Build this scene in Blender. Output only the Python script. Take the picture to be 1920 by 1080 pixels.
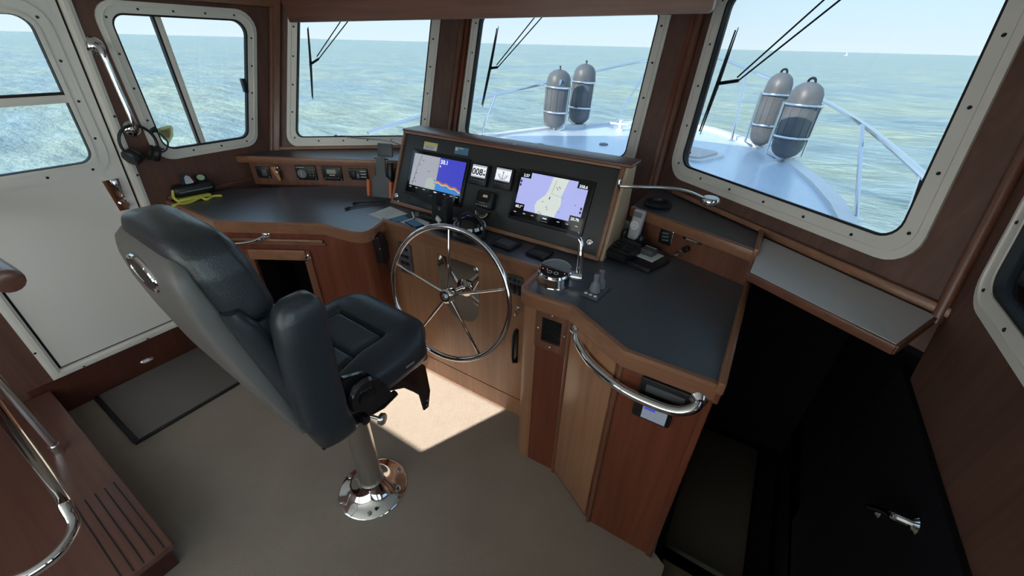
import bpy, bmesh, math, random
from mathutils import Vector, Matrix
from mathutils.geometry import tessellate_polygon
random.seed(4)
S=bpy.context.scene
for o in list(bpy.data.objects): bpy.data.objects.remove(o)
COL=S.collection
R=math.radians
# ------------------------------------------------------------ camera
PITCH,ROLL,YAW,EYE=R(31.4),R(1.45),R(31.6),1.75
f_=Vector((-math.sin(YAW)*math.cos(PITCH),math.cos(YAW)*math.cos(PITCH),-math.sin(PITCH)))
r_=f_.cross(Vector((0,0,1))).normalized(); u_=r_.cross(f_)
rr=math.cos(ROLL)*r_+math.sin(ROLL)*u_; uu=-math.sin(ROLL)*r_+math.cos(ROLL)*u_
cam=bpy.data.cameras.new('camera'); cam.sensor_width=36; cam.lens=36*750/1920; cam.clip_start=.02; cam.clip_end=20000
co=bpy.data.objects.new('camera',cam); COL.objects.link(co)
co.matrix_world=Matrix(((rr.x,uu.x,-f_.x,0),(rr.y,uu.y,-f_.y,0),(rr.z,uu.z,-f_.z,EYE),(0,0,0,1)))
S.camera=co
# ------------------------------------------------------------ sky, sun, exposure
SKY,SUN,TINT=2.3,9.0,.465
w=bpy.data.worlds.new('sky'); S.world=w; w.use_nodes=True; nt=w.node_tree; nt.nodes.clear()
tc=nt.nodes.new('ShaderNodeTexCoord'); sx=nt.nodes.new('ShaderNodeSeparateXYZ'); rp=nt.nodes.new('ShaderNodeValToRGB')
bg=nt.nodes.new('ShaderNodeBackground'); ow=nt.nodes.new('ShaderNodeOutputWorld')
nt.links.new(tc.outputs['Generated'],sx.inputs[0]); nt.links.new(sx.outputs['Z'],rp.inputs[0])
e=rp.color_ramp.elements; e[0].position=0; e[0].color=(.72,.86,.96,1); e[1].position=1; e[1].color=(.36,.58,.92,1)
q=e.new(.12); q.color=(.56,.81,1.0,1); q=e.new(.45); q.color=(.46,.70,.98,1)
bg.inputs[1].default_value=SKY
nt.links.new(rp.outputs[0],bg.inputs[0]); nt.links.new(bg.outputs[0],ow.inputs[0])
sd=Vector((.40,.92,0)).normalized()*math.cos(R(30))+Vector((0,0,-math.sin(R(30))))
sl=bpy.data.lights.new('sun','SUN'); sl.energy=SUN; sl.angle=R(.35); sl.color=(1,.93,.82)
so=bpy.data.objects.new('sun',sl); COL.objects.link(so); so.rotation_euler=sd.to_track_quat('-Z','Y').to_euler(); so.location=(-4,-6,8)
S.view_settings.view_transform='Standard'; S.view_settings.look='None'; S.view_settings.gamma=1
S.view_settings.use_curve_mapping=False; S.view_settings.exposure=1.12
# ------------------------------------------------------------ materials
MAT={}
def newmat(n):
    m=bpy.data.materials.new(n); m.use_nodes=True; MAT[n]=m; return m,m.node_tree,m.node_tree.nodes['Principled BSDF']
def flat(n,c,rough=.5,metal=0,coat=0,var=0,vs=8,bump=0,bs=60,emit=0,spec=.5):
    m,t,b=newmat(n); N=t.nodes; L=t.links
    b.inputs['Base Color'].default_value=(*c,1); b.inputs['Roughness'].default_value=rough; b.inputs['Metallic'].default_value=metal
    b.inputs['Coat Weight'].default_value=coat; b.inputs['Specular IOR Level'].default_value=spec
    if emit: b.inputs['Emission Color'].default_value=(*c,1); b.inputs['Emission Strength'].default_value=emit
    if var or bump: tcn=N.new('ShaderNodeTexCoord')
    if var:
        no=N.new('ShaderNodeTexNoise'); no.inputs['Scale'].default_value=vs; no.inputs['Detail'].default_value=4
        L.new(tcn.outputs['Object'],no.inputs['Vector']); r=N.new('ShaderNodeValToRGB'); L.new(no.outputs[0],r.inputs[0])
        r.color_ramp.elements[0].position=.3; r.color_ramp.elements[1].position=.7
        r.color_ramp.elements[0].color=(*[x*(1-var) for x in c],1); r.color_ramp.elements[1].color=(*[min(1,x*(1+var)) for x in c],1)
        L.new(r.outputs[0],b.inputs['Base Color'])
    if bump:
        n2=N.new('ShaderNodeTexNoise'); n2.inputs['Scale'].default_value=bs; n2.inputs['Detail'].default_value=3
        L.new(tcn.outputs['Object'],n2.inputs['Vector']); bp=N.new('ShaderNodeBump'); bp.inputs['Strength'].default_value=bump; bp.inputs['Distance'].default_value=.01
        L.new(n2.outputs[0],bp.inputs['Height']); L.new(bp.outputs[0],b.inputs['Normal'])
    return m
def wood(n,dark,light,axis,rough=.32,coat=.25,scale=1):
    m,t,b=newmat(n); N=t.nodes; L=t.links
    tcn=N.new('ShaderNodeTexCoord'); mp=N.new('ShaderNodeMapping'); sc=[34*scale]*3; sc[axis]=1.6*scale; mp.inputs['Scale'].default_value=sc
    L.new(tcn.outputs['Object'],mp.inputs[0])
    n1=N.new('ShaderNodeTexNoise'); n1.inputs['Scale'].default_value=1; n1.inputs['Detail'].default_value=6; n1.inputs['Distortion'].default_value=.7; L.new(mp.outputs[0],n1.inputs['Vector'])
    mp2=N.new('ShaderNodeMapping'); s2=[5.]*3; s2[axis]=.5; mp2.inputs['Scale'].default_value=s2; L.new(tcn.outputs['Object'],mp2.inputs[0])
    n2=N.new('ShaderNodeTexNoise'); n2.inputs['Scale'].default_value=1; n2.inputs['Detail'].default_value=3; n2.inputs['Distortion'].default_value=1; L.new(mp2.outputs[0],n2.inputs['Vector'])
    mx=N.new('ShaderNodeMath'); mx.operation='MULTIPLY_ADD'; L.new(n1.outputs[0],mx.inputs[0]); mx.inputs[1].default_value=.55
    m2=N.new('ShaderNodeMath'); m2.operation='MULTIPLY'; m2.inputs[1].default_value=.45; L.new(n2.outputs[0],m2.inputs[0]); L.new(m2.outputs[0],mx.inputs[2])
    r=N.new('ShaderNodeValToRGB'); L.new(mx.outputs[0],r.inputs[0]); e=r.color_ramp.elements
    e[0].position=.32; e[0].color=(*dark,1); e[1].position=.68; e[1].color=(*light,1)
    L.new(r.outputs[0],b.inputs['Base Color']); b.inputs['Roughness'].default_value=rough; b.inputs['Coat Weight'].default_value=coat; b.inputs['Coat Roughness'].default_value=.25
    bp=N.new('ShaderNodeBump'); bp.inputs['Strength'].default_value=.06; bp.inputs['Distance'].default_value=.005; L.new(n1.outputs[0],bp.inputs['Height']); L.new(bp.outputs[0],b.inputs['Normal'])
    return m
TD,TL=(.125,.046,.028),(.235,.098,.060)
wood('teak_v',TD,TL,2); wood('teak_x',TD,TL,0); wood('teak_y',TD,TL,1)
wood('nose_x',(.22,.095,.052),(.35,.165,.092),0); wood('nose_y',(.22,.095,.052),(.35,.165,.092),1)
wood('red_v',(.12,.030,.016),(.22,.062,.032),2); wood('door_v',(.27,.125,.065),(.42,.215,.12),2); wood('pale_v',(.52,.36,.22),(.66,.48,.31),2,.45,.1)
wood('wall_v',(.095,.043,.031),(.175,.083,.060),2,.5,.05); wood('header_x',(.12,.050,.036),(.21,.09,.066),0,.4,.15)
wood('dark_v',(.055,.014,.009),(.11,.03,.018),2,.45,.1); wood('tread_x',(.10,.042,.030),(.17,.075,.056),0,.3,.3)
flat('counter',(.050,.060,.078),.34,var=.10,vs=60,spec=.5,coat=.0); MAT['counter'].node_tree.nodes['Principled BSDF'].inputs['IOR'].default_value=2.3; flat('dash_black',(.042,.042,.044),.42,bump=.05,bs=300)
flat('plastic',(.012,.013,.016),.38); flat('plastic_grey',(.09,.095,.105),.45); flat('screen_black',(.006,.006,.008),.12)
flat('leather',(.022,.026,.033),.36,bump=.12,bs=220,coat=.1); flat('vinyl_grey',(.125,.118,.114),.45,bump=.05,bs=200); flat('black_metal',(.008,.008,.010),.18,coat=.6)
flat('chrome',(.82,.83,.85),.06,1); flat('steel',(.62,.60,.57),.28,1); flat('mirror_steel',(.62,.57,.52),.05,1); flat('rail_steel',(.80,.82,.85),.18,1)
flat('white_frame',(.84,.80,.74),.38,var=.04,vs=5); flat('door_white',(.86,.83,.79),.35); flat('rubber',(.012,.012,.012),.6)
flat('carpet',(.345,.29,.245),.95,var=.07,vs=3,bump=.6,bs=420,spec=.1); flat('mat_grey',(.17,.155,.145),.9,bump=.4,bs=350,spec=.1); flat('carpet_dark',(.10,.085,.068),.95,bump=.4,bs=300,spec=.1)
flat('shade_black',(.010,.009,.012),.95,spec=.1); flat('ledge_grey',(.62,.60,.59),.5); flat('ceiling_white',(.82,.80,.76),.6)  # near-black first colour stands in for shade in the stairwell and cubby
flat('gel',(.70,.81,.94),.3,coat=.3); flat('hull_white',(.82,.83,.84),.35); flat('fender',(.14,.15,.165),.42,var=.2,vs=6)
flat('paper',(.78,.78,.76),.8); flat('orange',(.75,.16,.04),.5); flat('tan_leather',(.55,.22,.08),.5); flat('yellow',(.62,.60,.10),.6); flat('sticker_yellow',(.80,.70,.22),.6); flat('sticker_blue',(.10,.27,.46),.5); flat('ink',(.03,.03,.03),.7); flat('white_print',(.8,.8,.8),.6)
flat('green_print',(.45,.62,.38),.6);  flat('glove_grey',(.20,.21,.23),.5); flat('handset_grey',(.50,.53,.58),.4)
flat('gold',(.5,.38,.22),.35,.6); flat('red_led',(.9,.12,.05),.4,emit=1.2); flat('lamp_white',(.85,.88,.9),.15,coat=.5); flat('olive',(.16,.14,.09),.9)
def scr(n,c,s=.75): flat(n,c,.25,emit=s*.5)
scr('lcd_lilac',(.40,.42,.78)); scr('lcd_sand',(.62,.66,.62)); scr('lcd_white',(.80,.82,.88)); scr('lcd_grey',(.34,.35,.40)); scr('lcd_blue',(.045,.05,.42),.9); scr('lcd_sky',(.05,.22,.60)); scr('lcd_red',(.45,.13,.06)); scr('lcd_bar',(.03,.035,.06),.3); scr('lcd_land',(.40,.44,.40)); scr('lcd_panel',(.22,.25,.32),.5); scr('lcd_amber',(.42,.36,.25),.6); scr('lcd_yellow',(.6,.5,.25)); scr('lcd_olive',(.16,.17,.13),.4)
def glass(n,c,gl=1.0):
    m=bpy.data.materials.new(n); m.use_nodes=True; MAT[n]=m; t=m.node_tree; t.nodes.clear(); N=t.nodes; L=t.links
    a=N.new('ShaderNodeBsdfTransparent'); a.inputs[0].default_value=(*c,1); g=N.new('ShaderNodeBsdfGlossy'); g.inputs['Roughness'].default_value=.02
    fr=N.new('ShaderNodeFresnel'); fr.inputs[0].default_value=1.25; mi=N.new('ShaderNodeMixShader'); o=N.new('ShaderNodeOutputMaterial')
    L.new(fr.outputs[0],mi.inputs[0]); L.new(a.outputs[0],mi.inputs[1]); L.new(g.outputs[0],mi.inputs[2]); L.new(mi.outputs[0],o.inputs[0])
def trans(n,c):
    m=bpy.data.materials.new(n); m.use_nodes=True; MAT[n]=m; t=m.node_tree; t.nodes.clear(); N=t.nodes; L=t.links
    a=N.new('ShaderNodeBsdfTranslucent'); d=N.new('ShaderNodeBsdfDiffuse'); a.inputs[0].default_value=(*c,1); d.inputs[0].default_value=(*c,1); mi=N.new('ShaderNodeMixShader'); mi.inputs[0].default_value=.35; o=N.new('ShaderNodeOutputMaterial')
    L.new(a.outputs[0],mi.inputs[1]); L.new(d.outputs[0],mi.inputs[2]); L.new(mi.outputs[0],o.inputs[0])
trans('decal_green',(.60,.66,.48)); trans('decal_pink',(.95,.80,.74))
glass('glass_tint',(TINT,TINT*1.01,TINT*1.0)); glass('glass_clear',(.97,.92,.85))
# sea
m,t,b=newmat('sea'); N=t.nodes; L=t.links
tcn=N.new('ShaderNodeTexCoord'); mp=N.new('ShaderNodeMapping'); mp.inputs['Scale'].default_value=(.10,.22,1); mp.inputs['Rotation'].default_value=(0,0,R(-25)); L.new(tcn.outputs['Object'],mp.inputs[0])
n1=N.new('ShaderNodeTexNoise'); n1.inputs['Scale'].default_value=1; n1.inputs['Detail'].default_value=5; L.new(mp.outputs[0],n1.inputs['Vector'])
r=N.new('ShaderNodeValToRGB'); L.new(n1.outputs[0],r.inputs[0]); e=r.color_ramp.elements; e[0].position=.38; e[0].color=(.36,.50,.52,1); e[1].position=.66; e[1].color=(.53,.62,.47,1); mp3=N.new('ShaderNodeMapping'); mp3.inputs['Scale'].default_value=(.35,1.3,1); mp3.inputs['Rotation'].default_value=(0,0,R(-25)); L.new(tcn.outputs['Object'],mp3.inputs[0])
n3=N.new('ShaderNodeTexNoise'); n3.inputs['Scale'].default_value=1; n3.inputs['Detail'].default_value=8; n3.inputs['Roughness'].default_value=.7; L.new(mp3.outputs[0],n3.inputs['Vector'])
r3=N.new('ShaderNodeValToRGB'); L.new(n3.outputs[0],r3.inputs[0]); r3.color_ramp.elements[0].position=.36; r3.color_ramp.elements[0].color=(.58,.62,.66,1); r3.color_ramp.elements[1].position=.66; r3.color_ramp.elements[1].color=(1.12,1.12,1.1,1)
mm=N.new('ShaderNodeMixRGB'); mm.blend_type='MULTIPLY'; mm.inputs[0].default_value=1; L.new(r.outputs[0],mm.inputs[1]); L.new(r3.outputs[0],mm.inputs[2]); L.new(mm.outputs[0],b.inputs['Base Color'])  # wave shading painted into the colour as dark and light streaks
b.inputs['Roughness'].default_value=.3; b.inputs['Specular IOR Level'].default_value=.35; b.inputs['IOR'].default_value=1.33
mp2=N.new('ShaderNodeMapping'); mp2.inputs['Scale'].default_value=(.8,1.9,1); mp2.inputs['Rotation'].default_value=(0,0,R(-25)); L.new(tcn.outputs['Object'],mp2.inputs[0])
n2=N.new('ShaderNodeTexNoise'); n2.inputs['Scale'].default_value=1; n2.inputs['Detail'].default_value=6; n2.inputs['Roughness'].default_value=.6; L.new(mp2.outputs[0],n2.inputs['Vector'])
bp=N.new('ShaderNodeBump'); bp.inputs['Strength'].default_value=1; bp.inputs['Distance'].default_value=.30; L.new(n2.outputs[0],bp.inputs['Height']); L.new(bp.outputs[0],b.inputs['Normal'])
# ------------------------------------------------------------ mesh helpers
I4=Matrix.Identity(4)
def frame(o,u,v,n=None):
    o,u,v=Vector(o),Vector(u),Vector(v); n=Vector(n) if n else u.cross(v).normalized()
    return Matrix(((u.x,v.x,n.x,o.x),(u.y,v.y,n.y,o.y),(u.z,v.z,n.z,o.z),(0,0,0,1)))
def edge(p,q,z=0,off=0):
    p,q=Vector((*p,0)),Vector((*q,0)); u=(q-p).normalized(); m=frame(p+Vector((0,0,z)),u,(0,0,1)); m.translation+=m.col[2].to_3d()*off; return m
def T(x,y,z): return Matrix.Translation((x,y,z))
def RX(a): return Matrix.Rotation(R(a),4,'X')
def RY(a): return Matrix.Rotation(R(a),4,'Y')
def RZ(a): return Matrix.Rotation(R(a),4,'Z')
class MB:
    def __init__(s,M=None): s.V=[]; s.F=[]; s.M=M or I4
    def add(s,vs,fs,M=None):
        k=len(s.V); A=s.M@M if M else s.M
        s.V+=[A@Vector(v) for v in vs]; s.F+=[[i+k for i in f] for f in fs]; return s
    def box(s,c,d,bev=0,M=None,seg=2):
        x,y,z=[a/2 for a in d]
        if not bev:
            vs=[(c[0]+i*x,c[1]+j*y,c[2]+k*z) for i in(-1,1) for j in(-1,1) for k in(-1,1)]
            return s.add(vs,[(0,1,3,2),(4,6,7,5),(0,4,5,1),(2,3,7,6),(0,2,6,4),(1,5,7,3)],M)
        bm=bmesh.new(); bmesh.ops.create_cube(bm,size=1)
        for v in bm.verts: v.co=Vector((v.co.x*d[0]+c[0],v.co.y*d[1]+c[1],v.co.z*d[2]+c[2]))
        bmesh.ops.bevel(bm,geom=bm.edges[:],offset=min(bev,min(d)*.49),segments=seg,profile=.5,affect='EDGES',clamp_overlap=True)
        bm.verts.index_update(); s.add([v.co.copy() for v in bm.verts],[[v.index for v in f.verts] for f in bm.faces],M); bm.free(); return s
    def prism(s,poly,z0,z1,holes=(),M=None):
        loops=[list(poly)]+[list(h) for h in holes]; flatv=[p for l in loops for p in l]; n=len(flatv)
        tri=tessellate_polygon([[Vector((p[0],p[1],0)) for p in l] for l in loops])
        vs=[(p[0],p[1],z0) for p in flatv]+[(p[0],p[1],z1) for p in flatv]; fs=[]
        for a in tri: fs.append(tuple(a)[::-1]); fs.append(tuple(i+n for i in a))
        k=0
        for l in loops:
            m=len(l)
            for i in range(m): j=(i+1)%m; fs.append((k+i,k+j,k+j+n,k+i+n))
            k+=m
        return s.add(vs,fs,M)
    def loft(s,rings,cap=True,closed=True,M=None):
        n=len(rings[0]); vs=[p for r in rings for p in r]; fs=[]
        for a in range(len(rings)-1):
            for i in range(n if closed else n-1): j=(i+1)%n; fs.append((a*n+i,a*n+j,(a+1)*n+j,(a+1)*n+i))
        if cap: fs.append(tuple(range(n))[::-1]); fs.append(tuple((len(rings)-1)*n+i for i in range(n)))
        return s.add(vs,fs,M)
    def cyl(s,p,q,r,r2=None,seg=16,M=None):
        return s.tube([p,q],[r,r if r2 is None else r2],seg,M=M)
    def tube(s,pts,r,seg=10,closed=False,M=None):
        P=[Vector(p) for p in pts]; n=len(P); rs=r if isinstance(r,(list,tuple)) else [r]*n
        tan=[]
        for i in range(n):
            a=P[(i-1)%n] if (closed or i) else P[0]; b_=P[(i+1)%n] if (closed or i<n-1) else P[-1]; tan.append((b_-a).normalized())
        x=tan[0].orthogonal().normalized(); rings=[]
        for i in range(n):
            x=(x-tan[i]*x.dot(tan[i])).normalized(); y=tan[i].cross(x)
            rings.append([P[i]+(x*math.cos(2*math.pi*k/seg)+y*math.sin(2*math.pi*k/seg))*rs[i] for k in range(seg)])
        if closed: rings.append(rings[0])
        return s.loft(rings,not closed,M=M)
    def lathe(s,prof,M=None,seg=24):
        return s.loft([[(max(r,1e-4)*math.cos(2*math.pi*k/seg),max(r,1e-4)*math.sin(2*math.pi*k/seg),h) for k in range(seg)] for r,h in prof],True,M=M)
    def ell(s,c,d,seg=20,M=None):
        n=seg//2; return s.lathe([(math.sin(math.pi*(i+.02)/(n+.04)),-math.cos(math.pi*(i+.02)/(n+.04))) for i in range(n+1)],(M or I4)@T(*c)@Matrix.Diagonal((*d,1)),seg)
    def build(s,name,mat,parent=None,smooth=35,label=None):
        off=Vector((0,0,0)); p=parent
        while p is not None: off+=p.location; p=p.parent
        me=bpy.data.meshes.new(name); me.from_pydata([v-off for v in s.V],[],s.F)
        bm=bmesh.new(); bm.from_mesh(me); bmesh.ops.recalc_face_normals(bm,faces=bm.faces[:]); bm.to_mesh(me); bm.free()
        me.materials.append(MAT[mat])
        if smooth:
            for pl in me.polygons: pl.use_smooth=True
            me.set_sharp_from_angle(angle=R(smooth))
        o=bpy.data.objects.new(name,me); COL.objects.link(o); o.parent=parent
        if label: o['label']=label
        return o
def thing(name,label,cat,loc=(0,0,0),group=None):
    o=bpy.data.objects.new(name,None); o.empty_display_size=.05; o.location=loc; COL.objects.link(o); o['label']=label; o['category']=cat
    if group: o['group']=group
    return o
def tag(o,label,cat,group=None):
    o['label']=label; o['category']=cat
    if group: o['group']=group
    return o
def struct(o,label=None):
    o['kind']='structure'
    if label: o['label']=label
    return o
def sempty(name,label,loc=(0,0,0)):
    o=bpy.data.objects.new(name,None); o.empty_display_size=.05; o.location=loc; COL.objects.link(o); return struct(o,label)
def round_poly(pts,r,seg=6):
    out=[]; n=len(pts)
    for i in range(n):
        p=Vector(pts[i]); a=(Vector(pts[i-1])-p).normalized(); b_=(Vector(pts[(i+1)%n])-p).normalized(); rr_=r[i] if isinstance(r,(list,tuple)) else r
        if rr_<=0: out.append((p.x,p.y)); continue
        ang=a.angle(b_); d=rr_/math.tan(ang/2); c=p+(a+b_).normalized()*(rr_/math.sin(ang/2)); s0=p+a*d-c; s1=p+b_*d-c
        a0=math.atan2(s0.y,s0.x); a1=math.atan2(s1.y,s1.x); da=(a1-a0+math.pi)%(2*math.pi)-math.pi
        for k in range(seg+1): t_=a0+da*k/seg; out.append((c.x+rr_*math.cos(t_),c.y+rr_*math.sin(t_)))
    return out
def inset(pts,d):   # ccw convex polygon
    n=len(pts); out=[]
    for i in range(n):
        p0,p1,p2=Vector(pts[i-1]),Vector(pts[i]),Vector(pts[(i+1)%n]); e0=(p1-p0).normalized(); e1=(p2-p1).normalized()
        n0=Vector((-e0.y,e0.x)); n1=Vector((-e1.y,e1.x)); bis=(n0+n1).normalized(); q=p1+bis*(d/bis.dot(n0)); out.append((q.x,q.y))
    return out
def rect(x0,y0,x1,y1): return [(x0,y0),(x1,y0),(x1,y1),(x0,y1)]
def offset_path(pts,d):
    out=[]; n=len(pts)
    for i in range(n):
        p=Vector(pts[i]); e0=(p-Vector(pts[i-1])).normalized() if i else None; e1=(Vector(pts[i+1])-p).normalized() if i<n-1 else None
        e0=e0 or e1; e1=e1 or e0; n0=Vector((-e0.y,e0.x)); n1=Vector((-e1.y,e1.x)); bis=(n0+n1).normalized(); q=p+bis*(d/bis.dot(n0)); out.append((q.x,q.y))
    return out
def walk(poly,step,phase=0):
    n=len(poly); L_=[(Vector(poly[(i+1)%n])-Vector(poly[i])).length for i in range(n)]; tot=sum(L_); k=max(1,round(tot/step)); out=[]
    for j in range(k):
        d=(j+phase)*tot/k; i=0
        while d>L_[i%n] and i<n*2: d-=L_[i%n]; i+=1
        a=Vector(poly[i%n]); b_=Vector(poly[(i+1)%n]); out.append(a.lerp(b_,d/L_[i%n]))
    return out
SCREW={}
def screws(parent,M,pts,r=.006,mat='black_metal',name='screw'):
    key=(r,mat)
    if key not in SCREW:
        o=MB().lathe([(r,0),(r,.001),(r*.6,.003),(0,.0032)],seg=8).build('screw',mat); SCREW[key]=o.data; bpy.data.objects.remove(o)
    off=Vector((0,0,0)); p=parent
    while p is not None: off+=p.location; p=p.parent
    for q in pts:
        o=bpy.data.objects.new(name,SCREW[key]); COL.objects.link(o); o.parent=parent
        n=M.col[2].to_3d().normalized(); z=n.to_track_quat('Z','Y').to_matrix().to_4x4(); pos=M@Vector((q[0],q[1],q[2] if len(q)>2 else 0))
        o.matrix_local=Matrix.Translation(pos-off)@z
TXT=[]
def text(s,size,M,mat,parent,name='lettering',align='CENTER'): TXT.append((s,size,M,mat,parent,name,align))
def catmull(P,n=8,closed=False):
    P=[Vector(p) for p in P]; out=[]; m=len(P)
    for i in range(m if closed else m-1):
        a=P[(i-1)%m] if closed or i else P[0]; b_=P[i]; c=P[(i+1)%m]; d=P[(i+2)%m] if closed or i<m-2 else P[-1]
        for k in range(n):
            t_=k/n; out.append(.5*((2*b_)+(c-a)*t_+(2*a-5*b_+4*c-d)*t_*t_+(3*b_-a-3*c+d)*t_**3))
    if not closed: out.append(P[-1])
    return out
def pad(mb,M,wf,L_,t,hf=lambda x,y:0,nu=36,nv=44,ex=4,back=.35):
    """cushion: local x across (half width wf(v)), y 0..L_, z thickness; rounded edges, hf adds relief"""
    rings=[]
    def pt(u,v):
        return u*wf(v)*(1-.0*abs(v)), v
    top=[];bot=[]
    for j in range(nv+1):
        v=-1+2*j/nv; ve=math.copysign(abs(v)**.8,v); rt=[];rb=[]
        for i in range(nu+1):
            u=-1+2*i/nu; ue=math.copysign(abs(u)**.8,u)
            k=1-(max(0,abs(ue)-.55)/.45)**2*(max(0,abs(ve)-.55)/.45)**2*.30
            x=ue*k*wf(ve); y=L_/2+ve*k*L_/2
            ed=(max(0,1-abs(ue)**ex)*max(0,1-abs(ve)**ex))**.42
            rt.append((x,y,t*ed+hf(x,y)*ed)); rb.append((x,y,-t*back*ed))
        top.append(rt); bot.append(rb)
    vs=[p for r in top for p in r]; n=nu+1; fs=[]; k=len(vs); vs+=[p for r in bot for p in r]
    for j in range(nv):
        for i in range(nu):
            a=j*n+i; fs.append((a,a+1,a+n+1,a+n)); fs.append((k+a,k+a+n,k+a+n+1,k+a+1))
    mb.add(vs,fs,M)
    return mb
# ------------------------------------------------------------ structure: shell
def srot(a,sg=1): return Vector((math.sin(R(a)),sg*math.cos(R(a)),0))
RK=(0,.3,1)
FW=frame((-2.81,0,0),(0,1,0),(0,0,1))
FP=frame((-2.81,1.142,0),srot(48),RK); LP=.86/math.sin(R(48))
FC=frame((-1.95,1.917,0),(1,0,0),RK); LC=1.47
FS=frame((-.48,1.917,0),srot(54,-1),RK); LS=1.045/math.sin(R(54))
XS=.565; FB=frame((XS,0,0),(0,-1,0),(0,0,1)); FA=frame((XS,-1.7,0),(-1,0,0),(0,0,1))
CZ=2.12; LOW=-1.25; WT=.05
def window(n,label,M,outer,fw,r,glassm,step=.16,parts=True,phase=.3,seal=True):
    root=sempty('window_%d'%n,label,M@Vector((outer[0][0],outer[0][1],0)))
    hole=round_poly(inset(outer,fw),max(.015,r-fw*.6))
    MB(M).prism(round_poly(outer,r),-.004,.014,[hole]).build('window_frame','white_frame',root)
    MB(M).prism(round_poly(inset(outer,fw*.35),r*.9),.014,.019,[round_poly(inset(outer,fw*.42),r*.85)]).build('frame_bead','white_frame',root)
    inn=inset(outer,fw+.008)
    MB(M).prism(hole,-.016,.010,[round_poly(inn,max(.01,r-fw*.6-.006))]).build('rubber_seal','rubber',root)
    MB(M).prism(round_poly(inset(outer,fw+.006),max(.01,r-fw*.6-.004)),-.012,-.008).build('pane',glassm,root)
    screws(root,M@T(0,0,.014),walk(round_poly(inset(outer,fw*.62),r*.8),step,phase),.0055)
    return root,hole
def cut(outer,fw,r): return round_poly(inset(outer,fw*.8),max(.015,r-fw*.5))
O1=[(.845,1.16),(1.388,1.16),(1.606,1.885),(.845,1.885)]
O2=rect(.094,1.13,1.012,1.97); O3=rect(.083,1.155,1.325,1.97); O4=rect(.078,1.178,1.178,2.035)
O5=[(-1.395,1.20),(-.60,1.20),(-.60,1.90),(-1.605,1.90)]
O6=[(-.42,.98),(.02,.98),(.02,1.98),(-.42,1.98)]; O7=[(.12,.98),(1.5,.98),(1.5,1.98),(.12,1.98)]
DO=[(.03,.205),(.690,.205),(.792,1.96),(.03,1.96)]
struct(MB(FW).prism([(-1.7,-.02),(1.142,-.02),(1.142+.3*CZ,CZ),(-1.7,CZ)],-WT,0,[cut(O1,.05,.09),inset(DO,.02)]).build('wall_port','wall_v',smooth=0),'brown wood side wall around the white door')
struct(MB(FP).prism(rect(0,-.02,LP,CZ),-WT,0,[cut(O2,.055,.08)]).build('wall_front_port','wall_v',smooth=0))
struct(MB(FC).prism(rect(0,-.02,LC,CZ),-WT,0,[cut(O3,.055,.08)]).build('wall_front','wall_v',smooth=0))
struct(MB(FS).prism(rect(0,.985,LS,CZ),-WT,0,[cut(O4,.06,.10)]).build('wall_front_starboard','wall_v',smooth=0))
struct(MB(FB).prism([(-1.157,0),(1.7,0),(1.7,CZ),(-1.157-.3*CZ,CZ)],-WT,0,[cut(O5,.05,.09),cut(O6,.04,.06),cut(O7,.04,.06)]).build('wall_starboard','wall_v',smooth=0))
# aft wall with a high transom light and wide openings added for fill light
struct(MB(FA).prism(rect(0,-.02,3.375,CZ),-WT,0,[rect(2.715,1.615,3.33,1.93),rect(.08,.85,2.60,2.04),rect(2.66,.85,3.33,1.56)]).build('wall_aft','wall_v',smooth=0))
window(1,'white framed sliding window in the side wall beside the door',FW,O1,.05,.09,'glass_tint',.15)
window(2,'white framed front window left of the instrument console',FP,O2,.055,.08,'glass_tint',.16)
window(3,'white framed centre window above the instrument console',FC,O3,.055,.08,'glass_tint',.16)
window(4,'large white framed front window above the companionway',FS,O4,.062,.10,'glass_tint',.17)
window(5,'white framed side window at the right edge of the photo',FB,O5,.055,.10,'glass_tint',.17)
window(6,'clear side window behind the viewpoint, added to let daylight in',FB,O6,.04,.06,'glass_clear',.4)  # this and the next: unseen windows added to brighten the interior
window(7,'clear long side window behind the viewpoint, added to let daylight in',FB,O7,.04,.06,'glass_clear',.4)
# unseen translucent sheets added over the aft openings to brighten the cabin
m=bpy.data.materials.new('diffuser'); m.use_nodes=True; MAT['diffuser']=m; t=m.node_tree; t.nodes.clear(); a=t.nodes.new('ShaderNodeBsdfTranslucent'); a.inputs[0].default_value=(.30,.285,.265,1); o=t.nodes.new('ShaderNodeOutputMaterial'); t.links.new(a.outputs[0],o.inputs[0])
for k,(x0,x1,z0,z1) in enumerate(((.06,2.62,.83,2.06),(2.64,3.35,.83,1.60))):
    bl=thing('fill_diffuser',('wide white sheet added aft to diffuse sun into the cabin','narrow white sheet added aft to diffuse sun into the cabin')[k],'diffuser',FA@Vector(((x0+x1)/2,z0,-.06)))
    MB(FA).add([(x0,z0,-.062),(x1,z0,-.062),(x1,z1,-.062),(x0,z1,-.062)],[(0,1,2,3)]).build('fabric','diffuser',bl,0); MB(FA).box(((x0+x1)/2,z0,-.066),(x1-x0,.02,.012),.004).build('bottom_bar','white_frame',bl)
W1=bpy.data.objects['window_1']
MB(FW).box((1.098,1.52,-.02),(.030,.62,.03),.004).build('mullion','white_frame',W1); MB(FW).box((1.080,1.52,-.02),(.008,.62,.032)).build('mullion_gasket','rubber',W1)
MB(FW).box((1.418,1.50,.002),(.022,.075,.03),.004).build('latch','plastic',W1)
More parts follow.
